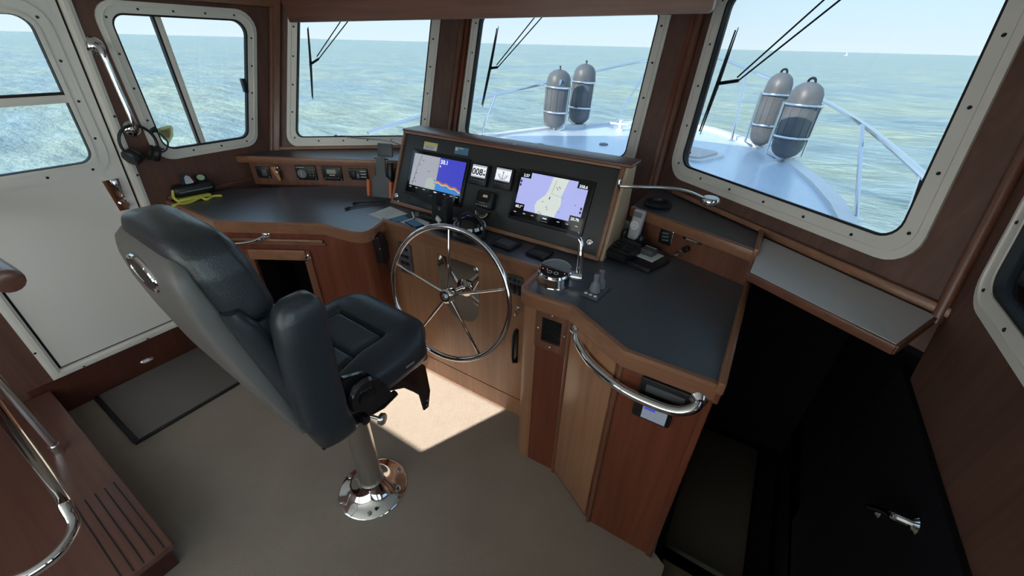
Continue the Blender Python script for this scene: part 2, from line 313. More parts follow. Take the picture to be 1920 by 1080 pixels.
# corner posts, trims
def post(n,p,dx,dy,r=.018,z0=.9):
    struct(MB().tube([(p[0]+dx,p[1]+dy+.3*z,z) for z in(z0,2.1)],r,12).build('trim_%d'%n,'teak_v'))
post(1,(-2.81,1.142),.012,-.008,.016); post(2,(-1.95,1.917),.004,-.012,.020); post(3,(-.48,1.917),-.004,-.012,.020); post(4,(XS,1.157),-.012,-.008,.016,1.08)
struct(MB(FP).box((.035,1.5,.012),(.04,1.2,.024),.004).build('trim_5','teak_v')); struct(MB(FC).box((.045,1.5,.006),(.03,1.2,.012),.003).build('trim_6','red_v'))
struct(MB(FC).box((LC-.035,1.5,.006),(.03,1.2,.012),.003).build('trim_7','red_v')); struct(MB(FW).box((-.1+.95,2.01,.015),(1.9,.21,.03),.006).build('trim_8','nose_y'),'pale wood strip along the top of the side wall')
# overhead header box across the front
hz0,hz1=1.832,1.853
hd=MB(frame((-2.72,1.75,0),(1,0,0),(0,0,1)))
hd.prism(round_poly([(.0,hz0),(2.41,hz1),(2.41,CZ),(-.11,CZ)],[.004,.018,0,0]),-.03,0)
h=hd.build('trim_9','header_x',smooth=30); struct(h,'brown wood overhead header across the front windows')
MB(frame((-2.72,1.75,0),(1,0,0),(0,0,1))).box((1.85,1.965,.012),(.5,.05,.03),.006).build('recess_panel','plastic',h)
# ceiling, roof with unseen side overhang shaped to trim port-window sun, floor
ring=[(-2.86,-1.75),(.615,-1.75),(.615,1.80),(-.46,2.62),(-1.97,2.62),(-2.86,1.82)]
struct(MB().prism(ring,CZ,CZ+.02).build('ceiling','ceiling_white',smooth=0))
struct(MB().prism([(-3.27,-1.80),(.9,-1.80),(.9,1.85),(-.42,2.80),(-2.02,2.80),(-3.27,1.8)],CZ+.03,CZ+.11).build('roof','hull_white',smooth=0),'white wheelhouse roof')
fl=struct(MB().prism([(-2.82,-1.72),(.125,-1.72),(.125,1.0),(.075,1.03),(.075,2.0),(-2.82,1.5)][:4]+[(.075,2.0),(-1.0,2.0),(-2.82,1.5)],-.06,0).build('floor','carpet',smooth=0),'beige cut pile carpet')
# companionway: well, treads, near-black walls standing in for shade
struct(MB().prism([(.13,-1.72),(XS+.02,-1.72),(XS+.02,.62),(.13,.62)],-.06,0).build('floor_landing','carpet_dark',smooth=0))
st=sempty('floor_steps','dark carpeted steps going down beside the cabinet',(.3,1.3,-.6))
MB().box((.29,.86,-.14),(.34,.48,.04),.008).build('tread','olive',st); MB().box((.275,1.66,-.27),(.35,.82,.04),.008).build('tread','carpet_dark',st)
MB().box((.50,1.45,-1.0),(.12,1.5,1.4)).build('stringer','shade_black',st)
struct(MB().box((.3,1.1,-1.24),(.7,3.0,.04)).build('floor_below','shade_black',smooth=0)); 
struct(MB().box((.33,2.20,-.17),(.56,.04,2.28)).build('wall_below_front','shade_black',smooth=0)); struct(MB().box((.32,.61,-.66),(.44,.02,1.14)).build('wall_below_aft','shade_black',smooth=0))
struct(MB().box((.095,1.7,-.66),(.03,1.6,1.18)).build('wall_below_port','shade_black',smooth=0)); struct(MB().box((XS+.03,.9,-.66),(.03,2.65,1.3)).build('wall_below_starboard','shade_black',smooth=0)); struct(MB().box((XS+.03,1.69,.475),(.03,1.10,1.21)).build('wall_below_side','shade_black',smooth=0)); struct(MB().prism([(.06,1.80),(.565,1.45),(.58,2.22),(.06,2.22)],.965,.985).build('ceiling_below','shade_black',smooth=0)); struct(MB().box((.07,1.98,.45),(.02,.46,1.06)).build('wall_below_inner','shade_black',smooth=0))
ln=struct(MB().box((XS-.008,1.13,.45),(.014,.72,.90)).build('wall_shade_panel','shade_black',smooth=0),'black panel painted as the shade of the companionway')  # panel coloured near-black in place of stairwell shade
# ledge under the right window
lg=thing('window_ledge','light grey ledge with wood edging under the large right window','ledge',(.3,1.5,1.09))
LQ=[(.06,1.46),(.425,1.238),(.545,1.475),(.078,1.815)]
MB().prism(LQ,1.075,1.10).build('shelf_board','ledge_grey',lg,0)
for a,b_ in((0,1),(1,2)):
    p,q=LQ[a],LQ[b_]; MB(edge(p,q,1.072,0)).box(((Vector(q)-Vector(p)).length/2,.012,.004),((Vector(q)-Vector(p)).length+.010,.030,.010),.003).build('edging','teak_x',lg)
MB(FS).box((1.0,1.115,.012),(.62,.03,.024),.006).build('back_edging','nose_x',lg)
# ------------------------------------------------------------ door
dr=sempty('door_1','white side door with a framed drop window',(-2.81,.03,.2))
MB(FW).prism(DO,-.05,.012,[inset(DO,.042)]).build('door_frame','white_frame',dr,0)
MB(FW).prism(inset(DO,.014),.012,.022,[inset(DO,.032)]).build('frame_rib','white_frame',dr,0)
MB(FW).prism(inset(DO,.040),-.03,-.006,[inset(DO,.056)]).build('door_gasket','rubber',dr,0)
DG=[(.135,1.205),(.607,1.205),(.632,1.815),(.135,1.815)]
MB(FW).prism(inset(DO,.052),-.04,.004,[round_poly(inset(DG,-.006),.06)]).build('door_leaf','door_white',dr,0)
MB(FW).prism(round_poly(inset(DG,-.055),.10),.004,.010,[round_poly(DG,.055)]).build('window_surround','door_white',dr)
MB(FW).prism(round_poly(inset(DG,-.012),.07),.010,.016,[round_poly(inset(DG,.004),.055)]).build('surround_bead','white_frame',dr)
MB(FW).prism(round_poly(inset(DG,-.004),.06),-.03,.006,[round_poly(inset(DG,.006),.05)]).build('window_gasket','rubber',dr)
MB(FW).prism(round_poly(inset(DG,.003),.05),-.022,-.016).build('pane','glass_tint',dr)
MB(FW).box((.37,1.490,-.004),(.50,.034,.022),.004).build('sash_bar','white_frame',dr); MB(FW).box((.37,1.512,-.004),(.50,.012,.020),.003).build('sash_seal','rubber',dr)
screws(dr,FW@T(0,0,.010),walk(round_poly(inset(DG,-.032),.085),.17,.2)); screws(dr,FW@T(0,0,.012),walk(inset(DO,.007),.28,.4))
MB(FW).prism([(.600,.955),(.640,.955),(.655,1.115),(.590,1.115)],.004,.012).build('lock_plate','mirror_steel',dr,0); lk=MB(FW).cyl((.628,.985,.01),(.628,.985,.03),.018).build('lock_knob','chrome',dr)
MB(FW).box((.632,1.07,.025),(.022,.09,.02),.006).build('latch_lever','chrome',dr)
kb=struct(MB(FW).box((.6,.10,.006),(1.34,.2,.012)).build('baseboard_port','dark_v',smooth=0),'dark red wood kickboard below the door')
cl=thing('courtesy_light','small oval chrome courtesy light on the kickboard below the door','light',(-2.80,.385,.08))
MB(FW@T(.385,.082,.012)).lathe([(.034,0),(.034,.006),(.026,.01),(.024,.008)],Matrix.Diagonal((1,.42,1,1))).build('bezel','chrome',cl); MB(FW@T(.385,.082,.018)).ell((0,0,0),(.022,.009,.006)).build('lens','lamp_white',cl)
# door mat
mt=thing('door_mat','grey carpet mat with black rubber edges on the floor by the door','mat',(-2.53,.38,0))
MB().box((-2.527,.390,.008),(.53,.52,.014),.004).build('mat_pile','mat_grey',mt); MB().box((-2.54,.117,.006),(.56,.022,.012),.003).build('mat_border','rubber',mt); MB().box((-2.252,.385,.006),(.018,.55,.012),.003).build('mat_border','rubber',mt)
# ------------------------------------------------------------ worktop and cabinets
WZ=.95
WA=[(-2.80,.80),(-2.27,.80),(-1.80,1.09)]
WB=[(-1.80,1.09),(-1.68,1.100),(-1.62,1.108),(-1.58,1.120),(-1.555,1.142),(-1.548,1.168),(-1.555,1.205),(-1.59,1.30)]
WC=[(-1.59,1.30),(-.675,1.306)]
WD=[(-.675,1.306),(-.675,1.20),(-.670,1.16),(-.650,1.125),(-.615,1.109),(-.575,1.108),(-.44,1.115)]
WE=[(-.44,1.115),(-.205,.985),(.068,.99)]
W=WA+WB[1:]+WC[1:]+WD[1:]+WE[1:]
back=[(.068,1.74),(-.47,1.90),(-1.92,1.88),(-2.80,1.10)]
wt=thing('worktop','dark blue-grey laminate worktop with teak nosing wrapping the helm','worktop',(-1.2,1.4,.9))
inn=offset_path(W,.030)
MB().prism(inn+back,WZ-.035,WZ-.004).build('laminate_top','counter',wt,0)
def nosing(pts,idx0,z0,z1,mat,parent,name='nosing',d=.032):
    o=offset_path(W,d)
    k=idx0; mb=MB()
    rings=[]
    for i in range(len(pts)):
        p=Vector(W[k+i]); q=Vector(o[k+i]); m_=p.lerp(q,.25); n_=p.lerp(q,.75)
        rings.append([(p.x,p.y,z0),(p.x,p.y,z1-.008),(m_.x,m_.y,z1),(n_.x,n_.y,z1),(q.x,q.y,z1-.006),(q.x,q.y,z0)])
    mb.loft(rings); return mb.build(name,mat,parent)
def run(i,j,mat): nosing(W[i:j+1],i,WZ-.052,WZ+.004,mat,wt)
nA=0;run(0,1,'nose_x');run(1,2,'nose_x');run(2,8,'nose_x');run(8,9,'nose_y');run(9,10,'nose_x');run(10,11,'nose_y');run(11,15,'nose_x');run(15,16,'nose_x');run(16,17,'nose_x');run(17,18,'nose_x')
MB().box((.074,1.36,WZ+.004),(.022,.76,.045),.007).build('fiddle_rail','nose_y',wt); MB().box((.074,1.36,WZ-.035),(.016,.74,.05),.003).build('side_nosing','teak_y',wt)
Pn=offset_path(W,.016)
def panel(p,q,z0,z1,mat,parent,name='panel',holes=(),th=.018,off=0,bev=0,e0=0,e1=0):
    L_=(Vector(q)-Vector(p)).length
    return MB(edge(p,q,0,off)).prism(rect(e0,z0,L_-e1,z1),-th,0,holes).build(name,mat,parent,0)
# port cabinet
pc=thing('cabinet','teak cabinet with an open cubby left of the steering wheel','cabinet',(-2.1,1.2,0))
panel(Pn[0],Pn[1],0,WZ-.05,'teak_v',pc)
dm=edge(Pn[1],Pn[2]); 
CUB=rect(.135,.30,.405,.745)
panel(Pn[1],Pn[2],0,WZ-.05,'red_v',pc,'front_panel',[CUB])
MB(dm).prism([(.10,.26),(.445,.26),(.440,.80),(.10,.80)],0,.010,[CUB]).build('cubby_frame','teak_v',pc,0); MB(dm).box((.27,.775,.014),(.30,.058,.010),.003).build('cubby_rail','nose_x',pc)
MB(dm).box((.275,.855,.008),(.50,.018,.014),.004).build('moulding','nose_x',pc); MB(dm).box((.275,.835,.004),(.52,.012,.008),.002).build('bead','teak_x',pc)
cb=MB(dm)
for c,d in(((.27,.295,-.16),(.28,.012,.30)),((.27,.75,-.16),(.28,.012,.30)),((.13,.52,-.16),(.012,.46,.30)),((.41,.52,-.16),(.012,.46,.30)),((.27,.52,-.31),(.28,.46,.012))): cb.box(c,d)
cb.build('cubby_box','shade_black',pc,0)
MB(dm@T(.430,.765,.010)).lathe([(.014,0),(.014,.004),(.007,.006),(.007,.016),(.013,.02),(.011,.027),(0,.029)]).build('knob','chrome',pc)
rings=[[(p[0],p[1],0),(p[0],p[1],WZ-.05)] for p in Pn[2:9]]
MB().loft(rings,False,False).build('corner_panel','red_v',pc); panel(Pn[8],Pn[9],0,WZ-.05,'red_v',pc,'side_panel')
tr=thing('towel_rail','curved chrome rail on the front of the left cabinet','rail',(-2.1,.9,.85))
MB(dm).tube(catmull([(-.02,.86,.015),(.0,.858,.05),(.06,.855,.065),(.14,.858,.062),(.20,.868,.05),(.232,.88,.02),(.236,.882,0)],6),.010).build('tube','chrome',tr)
for a in(-.02,.236): MB(dm@T(a,.86 if a<0 else .882,0)).lathe([(.022,0),(.022,.005),(.014,.012),(.010,.014)]).build('flange','chrome',tr)
# centre console
cc=thing('centre_console','teak console panel behind the steering wheel','cabinet',(-1.13,1.32,0))
panel(Pn[9],Pn[10],.125,WZ-.05,'door_v',cc,'front_panel'); panel(Pn[9],Pn[10],0,.118,'door_v',cc,'kick_panel'); MB(edge(Pn[9],Pn[10],0,-.012)).box((.45,.12,0),(.9,.02,.006)).build('shadow_gap','dark_v',cc)
CF=edge((Pn[9][0],Pn[9][1]),(Pn[10][0],Pn[10][1])); X0=Pn[9][0]
def cx(x): return x-X0
sw=thing('switch_plate','grey rocker switch plate on the console right of the wheel','switch',(-.79,1.31,.82))
MB(CF@T(cx(-.795),.825,0)).box((0,0,.005),(.082,.10,.010),.004).build('plate','plastic_grey',sw)
for i in range(3): MB(CF@T(cx(-.795)-.024+i*.024,.81,.012)).box((0,0,0),(.017,.048,.010),.003).build('rocker','plastic',sw); MB(CF@T(cx(-.795)-.024+i*.024,.855,.011)).box((0,0,0),(.014,.012,.004),.002).build('indicator','plastic',sw)
ky=thing('ignition_key','small chrome ignition key below the switch plate','key',(-.775,1.30,.70)); MB(CF@T(cx(-.776),.705,0)).lathe([(.012,0),(.012,.004),(.008,.008),(0,.008)]).build('lock','chrome',ky); MB(CF@T(cx(-.776),.70,.02)).box((0,-.008,0),(.008,.028,.02),.003).build('key_head','chrome',ky)
dp=thing('door_pull','black curved door pull on the console right of the wheel','handle',(-.78,1.30,.5)); MB(CF@T(cx(-.778),0,0)).tube(catmull([(0,.58,0),(0,.57,.025),(0,.50,.034),(0,.42,.034),(0,.395,.022),(0,.385,0)],5),.009,8).build('grip','plastic',dp); MB(CF@T(cx(-.778),0,0)).box((0,.48,.003),(.02,.21,.006),.002).build('backplate','plastic',dp)
gp=tag(MB(CF@T(cx(-1.47),.765,0)).box((0,0,.008),(.085,.18,.016),.006).build('breaker_panel','plastic_grey'),'dark grey louvred panel on the console left of the wheel','panel')
for i in range(4):
    for j in range(2): MB(CF@T(cx(-1.47)-.018+j*.036,.70+i*.042,.017)).box((0,0,0),(.026,.018,.004),.002).build('breaker','plastic',gp)
# polished steering plate and wheel
sp=thing('steering_plate','polished steel plate with bolts behind the steering wheel','plate',(-1.11,1.31,.7))
MB(CF@T(cx(-1.125),.70,0)).prism(round_poly([(-.125,-.05),(-.06,-.19),(.10,-.19),(.128,-.05),(.128,.155),(-.125,.155)],[.02,.08,.08,.03,.012,.012]),0,.004).build('plate','mirror_steel',sp,0)
for a in(-.11,.11): MB(CF@T(cx(-1.125)+a,.84,.004)).lathe([(.012,0),(.012,.004),(.008,.010),(0,.011)],seg=6).build('bolt','chrome',sp)
HUB=Vector((-1.064,1.165,.755)); AX=Vector((.10,-1,.22)).normalized()
wu=AX.cross(Vector((0,0,1))).normalized()*-1; wv=AX.cross(wu); 
wv=-wv if wv.z<0 else wv; WM=frame(HUB,wu,wv,AX); WR=.318
sw=thing('ship_wheel','stainless steel five-spoke ship steering wheel','steering wheel',HUB)
MB(WM).tube([(WR*math.cos(2*math.pi*k/72),WR*math.sin(2*math.pi*k/72),0) for k in range(72)],.0125,12,True).build('rim','chrome',sw)
MB(WM).lathe([(.022,-.05),(.034,-.03),(.036,.0),(.034,.015),(.026,.022),(.022,.022)]).build('hub','chrome',sw); MB(WM).lathe([(.014,.02),(.016,.026),(.010,.034),(0,.035)],seg=6).build('hub_nut','steel',sw)
for k in range(5):
    a=R(93+72*k); MB(WM).tube([(.03*math.cos(a),.03*math.sin(a),-.004),(.17*math.cos(a),.17*math.sin(a),-.002),(WR*math.cos(a),WR*math.sin(a),0)],[.0075,.0065,.006],10).build('spoke','chrome',sw)
MB(WM).cyl((0,0,-.04),(.0,0,-.17),.014).build('shaft','chrome',sw); MB(WM).lathe([(.05,-.172),(.05,-.155),(.035,-.145),(.02,-.12)]).build('bearing','mirror_steel',sw)
# starboard cabinet
sc=thing('cabinet','tall teak cabinet with chrome grab rail right of the wheel','cabinet',(-.3,1.3,0))
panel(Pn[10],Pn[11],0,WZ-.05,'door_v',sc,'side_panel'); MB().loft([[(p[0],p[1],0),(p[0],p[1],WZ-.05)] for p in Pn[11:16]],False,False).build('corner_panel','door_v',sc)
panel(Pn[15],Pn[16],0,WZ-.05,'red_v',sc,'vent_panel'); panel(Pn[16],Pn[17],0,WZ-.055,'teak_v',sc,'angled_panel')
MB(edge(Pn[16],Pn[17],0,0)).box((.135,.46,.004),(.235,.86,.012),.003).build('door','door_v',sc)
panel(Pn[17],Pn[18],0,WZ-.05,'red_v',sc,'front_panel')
sc_e=(.060,1.72); panel(Pn[-1],sc_e,0,WZ-.05,'dark_v',sc,'side_panel')
MB().tube([(Pn[16][0]+.002,Pn[16][1]-.004,0.0),(Pn[16][0]+.002,Pn[16][1]-.004,WZ-.05)],.011,10).build('corner_post','teak_v',sc)
MB().tube([(Pn[17][0],Pn[17][1]-.002,0.0),(Pn[17][0],Pn[17][1]-.002,WZ-.05)],.008,10).build('corner_post','teak_v',sc); MB().box((Pn[-1][0]-.008,Pn[-1][1]-.002,.45),(.022,.014,.9),.004).build('corner_post','red_v',sc)
F1=edge(Pn[15],Pn[16])
vt=thing('air_vent','wood framed air vent with black louvres on the right cabinet','vent',(-.52,1.12,.8))
VM=F1@T(.068,.815,0)
MB(VM).prism(rect(-.068,-.092,.068,.092),0,.012,[rect(-.040,-.056,.040,.056)]).build('vent_frame','teak_v',vt,0); MB(VM).box((0,0,.001),(.08,.112,.002)).build('backing','rubber',vt)
for i in range(7): MB(VM@T(0,-.048+i*.016,.007)@RX(35)).box((0,0,0),(.08,.011,.002)).build('louvre','plastic',vt)
screws(vt,VM@T(0,0,.012),[(0,.074),(0,-.074),(-.055,0),(.055,0)],.0045,'chrome')
gr=thing('grab_rail','thick chrome grab rail sweeping around the right cabinet','rail',(-.2,1.0,.84))
MB().tube(catmull([(-.400,1.110,.868),(-.388,1.085,.850),(-.345,1.050,.835),(-.290,1.012,.83),(-.180,.965,.83),(-.080,.950,.835),(-.01,.952,.845),(.030,.968,.868),(.034,.992,.882)],7),.0155,14).build('tube','chrome',gr)
for p in((-.402,1.114,.872),(.034,.998,.884)): MB(T(*p)@Vector((.3,-.9,0)).to_track_quat('Z','Y').to_matrix().to_4x4()).lathe([(.028,0),(.028,.006),(.02,.016),(.0155,.022)]).build('flange','chrome',gr)
F3=edge(Pn[17],Pn[18])
bd=thing('battery_display','small black display box with a bright label on the right cabinet','display',(-.08,1.0,.77)); BM=F3@T(.125,.775,0)
MB(BM).box((0,0,.014),(.118,.088,.028),.008).build('case','plastic',bd); MB(BM).box((.008,-.006,.029),(.074,.054,.002)).build('display','lcd_panel',bd); MB(BM).box((-.008,.012,.0305),(.034,.010,.001)).build('display_text','lcd_blue',bd)
rc=thing('recess_tray','dark plastic fiddle slot under the worktop edge of the right cabinet','slot',(-.06,1.0,.86)); MB(F3@T(.145,.855,0)).box((0,0,.006),(.155,.062,.012),.008).build('bezel','plastic',rc); MB(F3@T(.145,.85,0)).box((0,0,.0125),(.115,.030,.003),.001).build('door','plastic_grey',rc)
# ------------------------------------------------------------ instrument dash
da=thing('instrument_console','sloping black instrument console with teak surround','console',(-1.1,1.7,WZ))
DP0=Vector((-1.755,1.527,WZ)); DV=Vector((0,.165,.37)).normalized(); DM=frame(DP0,(1,0,0),DV); DL=1.243; DH=.405
MB(DM).prism(rect(-.012,-.004,DL+.012,DH),-.02,-.004).build('back_board','teak_x',da,0)
MB(DM).box((DL/2,.5*DH,.0),(DL,DH-.03,.012),.002).build('face_panel','dash_black',da)
MB(DM).box((DL/2,.006,.003),(DL+.03,.020,.022),.003).build('bottom_moulding','nose_x',da); MB(DM).box((DL/2,DH-.004,.003),(DL+.03,.020,.022),.003).build('top_moulding','nose_x',da)
MB(DM).box((-.006,DH/2,.003),(.016,DH,.022),.003).build('side_moulding','nose_y',da); MB(DM).box((DL+.008,DH/2,.003),(.018,DH,.022),.003).build('side_moulding','nose_y',da)
tf=DP0+DV*DH
MB().box((-1.755+DL/2+.012,1.742,tf.z+.007),(DL+.068,.130,.014),.004).build('cover_board','header_x',da)
MB().prism([(1.535,WZ-.004),(1.79,WZ-.004),(1.80,tf.z),(tf.y,tf.z)],-.503,-.482,M=frame((0,0,0),(0,1,0),(0,0,1),(1,0,0))).build('side_board','pale_v',da,0)
MB().prism([(1.535,WZ-.004),(1.79,WZ-.004),(1.80,tf.z),(tf.y,tf.z)],-1.772,-1.755,M=frame((0,0,0),(0,1,0),(0,0,1),(1,0,0))).build('side_board','teak_y',da,0)
MB().box((-1.13,1.79,(WZ+tf.z)/2),(DL-.01,.012,tf.z-WZ-.004)).build('rear_board','teak_x',da)
MB(T(-1.06,1.715,tf.z+.014)).lathe([(.008,0),(.008,.003),(0,.004)],seg=10).build('screw_cap','paper',da)
def on_dash(u,v,h=.006): return DM@T(u,v,h)
def chart(label,u0,v0,u1,v1,name='chartplotter'):
    c=thing(name,label,'chartplotter',DP0+Vector((1,0,0))*(u0+u1)/2+DV*v0)
    M_=on_dash((u0+u1)/2,(v0+v1)/2); w_,h_=u1-u0,v1-v0
    MB(M_).box((0,0,.006),(w_,h_,.012),.006).build('case','plastic',c); MB(M_).box((0,.004,.0125),(w_-.02,h_-.022,.002),.001).build('glass_front','screen_black',c)
    return c,M_@T(0,0,.0138),w_,h_
c1,M1,w1,h1=chart('left chartplotter showing a grey chart beside a blue sonar screen',.078,.070,.480,.318)
sx0,sx1,sy0,sy1=-w1/2+.030,w1/2-.018,-h1/2+.055,h1/2-.022; mid=.012
MB(M1).box(((sx0+mid)/2,(sy0+sy1)/2,0),(mid-sx0,sy1-sy0,.001)).build('chart_area','lcd_grey',c1); MB(M1).box(((mid+sx1)/2,(sy0+sy1)/2,0),(sx1-mid,sy1-sy0,.001)).build('sonar_area','lcd_blue',c1)
MB(M1).prism([(-.06,sy0),(mid,sy0),(mid,sy0+.035),(-.02,sy0+.06),(-.055,sy0+.05)],.0006,.0012).build('chart_land','lcd_land',c1,0)
tp=[(mid+(sx1-mid)*i/14,sy0+.050-.022*(i/14)**1.5+.004*math.sin(i*1.3)) for i in range(15)]
MB(M1).prism([(mid,sy0)]+[(sx1,sy0)]+tp[::-1],.0006,.0012).build('sonar_water','lcd_sky',c1,0)
MB(M1).prism([(x,y-.008) for x,y in tp]+tp[::-1],.0012,.0018).build('sonar_bottom','lcd_red',c1,0); MB(M1).prism([(x,y-.014) for x,y in tp]+[(x,y-.008) for x,y in tp][::-1],.0012,.0017).build('sonar_echo','lcd_yellow',c1,0)
text('50.1',.030,M1@T(mid+.006,sy1-.030,.001),'lcd_white',c1,align='LEFT'); text('ft',.014,M1@T(mid+.006,sy1-.048,.001),'lcd_white',c1,align='LEFT')
MB(M1).tube([(-.115,sy1-.004,.0012),(-.135,.03,.0012),(-.142,-.02,.0012),(-.15,sy0+.004,.0012)],.0008,4).build('chart_track','lcd_bar',c1)
for p in((-.118,.045),(-.135,.0),(-.14,-.03),(-.13,-.045),(-.15,-.05),(-.10,.07),(-.05,.02),(.0,-.02),(.003,-.035)): MB(M1).box((p[0],p[1],.0012),(.004,.006,.0008)).build('chart_mark','lcd_bar',c1)
for i,x in enumerate((-.16,-.115,-.06,.02,.085,.13,.168)): MB(M1).box((x,sy0-.010,.0003),(.02 if i==3 else .014,.0045,.0008)).build('menu_key','lcd_white' if i==3 else 'lcd_grey',c1)
MB(M1).box((0,-h1/2+.022,.0002),(.032,.005,.0008)).build('maker_mark','glove_grey',c1)
c2,M2,w2,h2=chart('right chartplotter showing a lilac chart with a pale channel',.768,.080,1.158,.322)
ax0,ax1,ay0,ay1=-w2/2+.026,w2/2-.026,-h2/2+.052,h2/2-.014
nt_=.052; nh=.028
MB(M2).prism([(ax0+nt_,ay0),(ax1-nt_,ay0),(ax1-nt_,ay0+nh),(ax1,ay0+nh),(ax1,ay1-nh),(ax1-nt_,ay1-nh),(ax1-nt_,ay1),(ax0+nt_,ay1),(ax0+nt_,ay1-nh),(ax0,ay1-nh),(ax0,ay0+nh),(ax0+nt_,ay0+nh)],0,.001).build('chart_water','lcd_lilac',c2,0)
MB(M2).prism([(-.055,ay0),(.045,ay0),(.048,-.05),(.062,-.01),(.055,.03),(.072,ay1),(-.005,ay1),(-.015,.045),(-.025,.02),(-.06,-.015),(-.065,-.035)],.001,.0016).build('chart_channel','lcd_sand',c2,0)
MB(M2).tube([(.015,ay1-.012,.0018),(.004,.032,.0018)],.0006,4).build('course_line','lcd_bar',c2); MB(M2).tube([(.006,.032,.0018),(.07,.024,.0018)],.0005,4).build('course_line','lcd_bar',c2); MB(M2).prism([(-.004,.006),(.003,.008),(.002,.022)],.0016,.0024).build('boat_mark','ink',c2,0)
for p in((.03,.055),(.034,.068),(.024,.062),(.04,.063),(-.03,-.01),(-.005,-.03),(.0,-.04),(-.035,-.06),(-.025,-.065),(.06,-.04),(.13,.005),(.01,-.07)): MB(M2).box((p[0],p[1],.0018),(.004,.004,.0006)).build('chart_mark','ink',c2)
text('2.57',.018,M2@T(ax0+.026,ay1-.022,.001),'lcd_white',c2); text('358.6',.018,M2@T(ax1-.024,ay1-.024,.001),'lcd_white',c2); text('60.1°',.018,M2@T(ax0+.024,ay0+.008,.001),'lcd_white',c2); text('20.7ft',.018,M2@T(ax1-.024,ay0+.008,.001),'lcd_white',c2)
for i,x in enumerate((-.16,-.11,-.065,.0,.07,.115,.16)): MB(M2).box((x,ay0-.014,.0003),(.022 if i==3 else .013,.0045,.0008)).build('menu_key','lcd_white' if i==3 else 'lcd_grey',c2)
for q in((ax0+.006,ay1-.045),(ax0+.006,ay1-.062),(ax1-.008,-.005),(ax1-.008,-.022)): MB(M2).box((q[0],q[1],.0014),(.008,.011,.0008)).build('zoom_key','lcd_bar',c2)
MB(M2).box((0,-h2/2+.024,.0002),(.034,.005,.0008)).build('maker_mark','glove_grey',c2); MB(M2).box((w2/2-.016,-h2/2+.014,.0003),(.006,.006,.001)).build('power_led','white_print',c2)
def gauge(label,u,v,lc):
    g=thing('instrument_display',label,'display',DP0+Vector((1,0,0))*u+DV*v); M_=on_dash(u,v)
    MB(M_).box((0,0,.012),(.108,.104,.024),.006).build('case','plastic',g); MB(M_).box((.0,.014,.0245),(.084,.058,.002)).build('screen',lc,g)
    MB(M_).box((0,.039,.0254),(.082,.006,.001)).build('screen_header','lcd_grey',g); MB(M_).box((0,-.012,.0254),(.082,.004,.001)).build('screen_footer','lcd_grey',g)
    for i in range(5): MB(M_).box((-.036+i*.018,-.030,.0245),(.008,.004,.002)).build('button','glove_grey',g)
    return g,M_@T(0,0,.0262)
g1,G1=gauge('square heading display reading 008 beside the left chartplotter',.557,.252,'lcd_white'); text('008',.044,G1@T(-.008,-.004,0),'ink',g1); text('M',.018,G1@T(.034,-.004,0),'ink',g1); text('o',.016,G1@T(.034,.016,0),'ink',g1)
g2,G2=gauge('square display with a rudder dial beside the right chartplotter',.699,.258,'lcd_white')
MB(G2).tube([(.026*math.cos(R(a)),.020+.026*math.sin(R(a)),0) for a in range(190,351,10)],.0014,5).build('dial_arc','ink',g2); MB(G2).box((0,.010,0),(.0022,.034,.001)).build('needle','ink',g2); MB(G2).ell((0,.026,0),(.003,.004,.001),8).build('needle_tip','ink',g2)
for a in(205,235,305,335): MB(G2).ell((.018*math.cos(R(a)),.020+.018*math.sin(R(a)),0),(.002,.002,.001),8).build('dial_mark','ink',g2)
ap=thing('autopilot_control','thick grey control unit with five buttons under the displays','control',DP0+Vector((.628,0,0))+DV*.137); AM=on_dash(.628,.137)
MB(AM).box((0,0,.018),(.105,.088,.036),.012).build('case','plastic',ap); MB(AM).box((-.006,.012,.0365),(.076,.045,.002)).build('screen','screen_black',ap); text('600',.018,AM@T(.006,.012,.038),'lcd_amber',ap); MB(AM).box((-.006,-.017,.0365),(.035,.005,.002)).build('maker_mark','glove_grey',ap)
for i in range(5): MB(AM).box((-.036+i*.015,-.029,.0365),(.006,.005,.002)).build('button','white_print',ap)
tg=thing('heel_gauge','small curved heel indicator with a red scale under the control unit','gauge',DP0+Vector((.618,0,0))+DV*.062); HM=on_dash(.618,.066)
arc=[(.045*math.cos(R(a)),.018+.042*math.sin(R(a))) for a in range(180,361,12)]
MB(HM).prism(arc,0,.016).build('case','plastic',tg,0)
MB(HM).tube([(.036*math.cos(R(a)),.016+.033*math.sin(R(a)),.0165) for a in range(190,351,10)],.0022,5).build('white_scale','white_print',tg); MB(HM).tube([(.041*math.cos(R(a)),.017+.038*math.sin(R(a)),.0165) for a in range(195,346,10)],.0022,5).build('red_scale','orange',tg)
for a in range(205,340,22): MB(HM).ell((.026*math.cos(R(a)),.014+.022*math.sin(R(a)),.0165),(.002,.002,.001),6).build('scale_dot','white_print',tg)
def sticker(label,u,v,w_,h_,m1,m2):
    s_=tag(MB(on_dash(u,v,.0062)).box((0,0,0),(w_,h_,.0008)).build('sticker',m1),label,'sticker'); MB(on_dash(u,v,.0068)).box((0,h_*.3,0),(w_,h_*.38,.0006)).build('sticker_band',m2,s_); 
    for i in range(3): MB(on_dash(u,v,.0068)).box((-.006,-h_*.06-i*h_*.13,0),(w_*(.7-.08*i),h_*.04,.0006)).build('text_line','glove_grey',s_)
    return s_
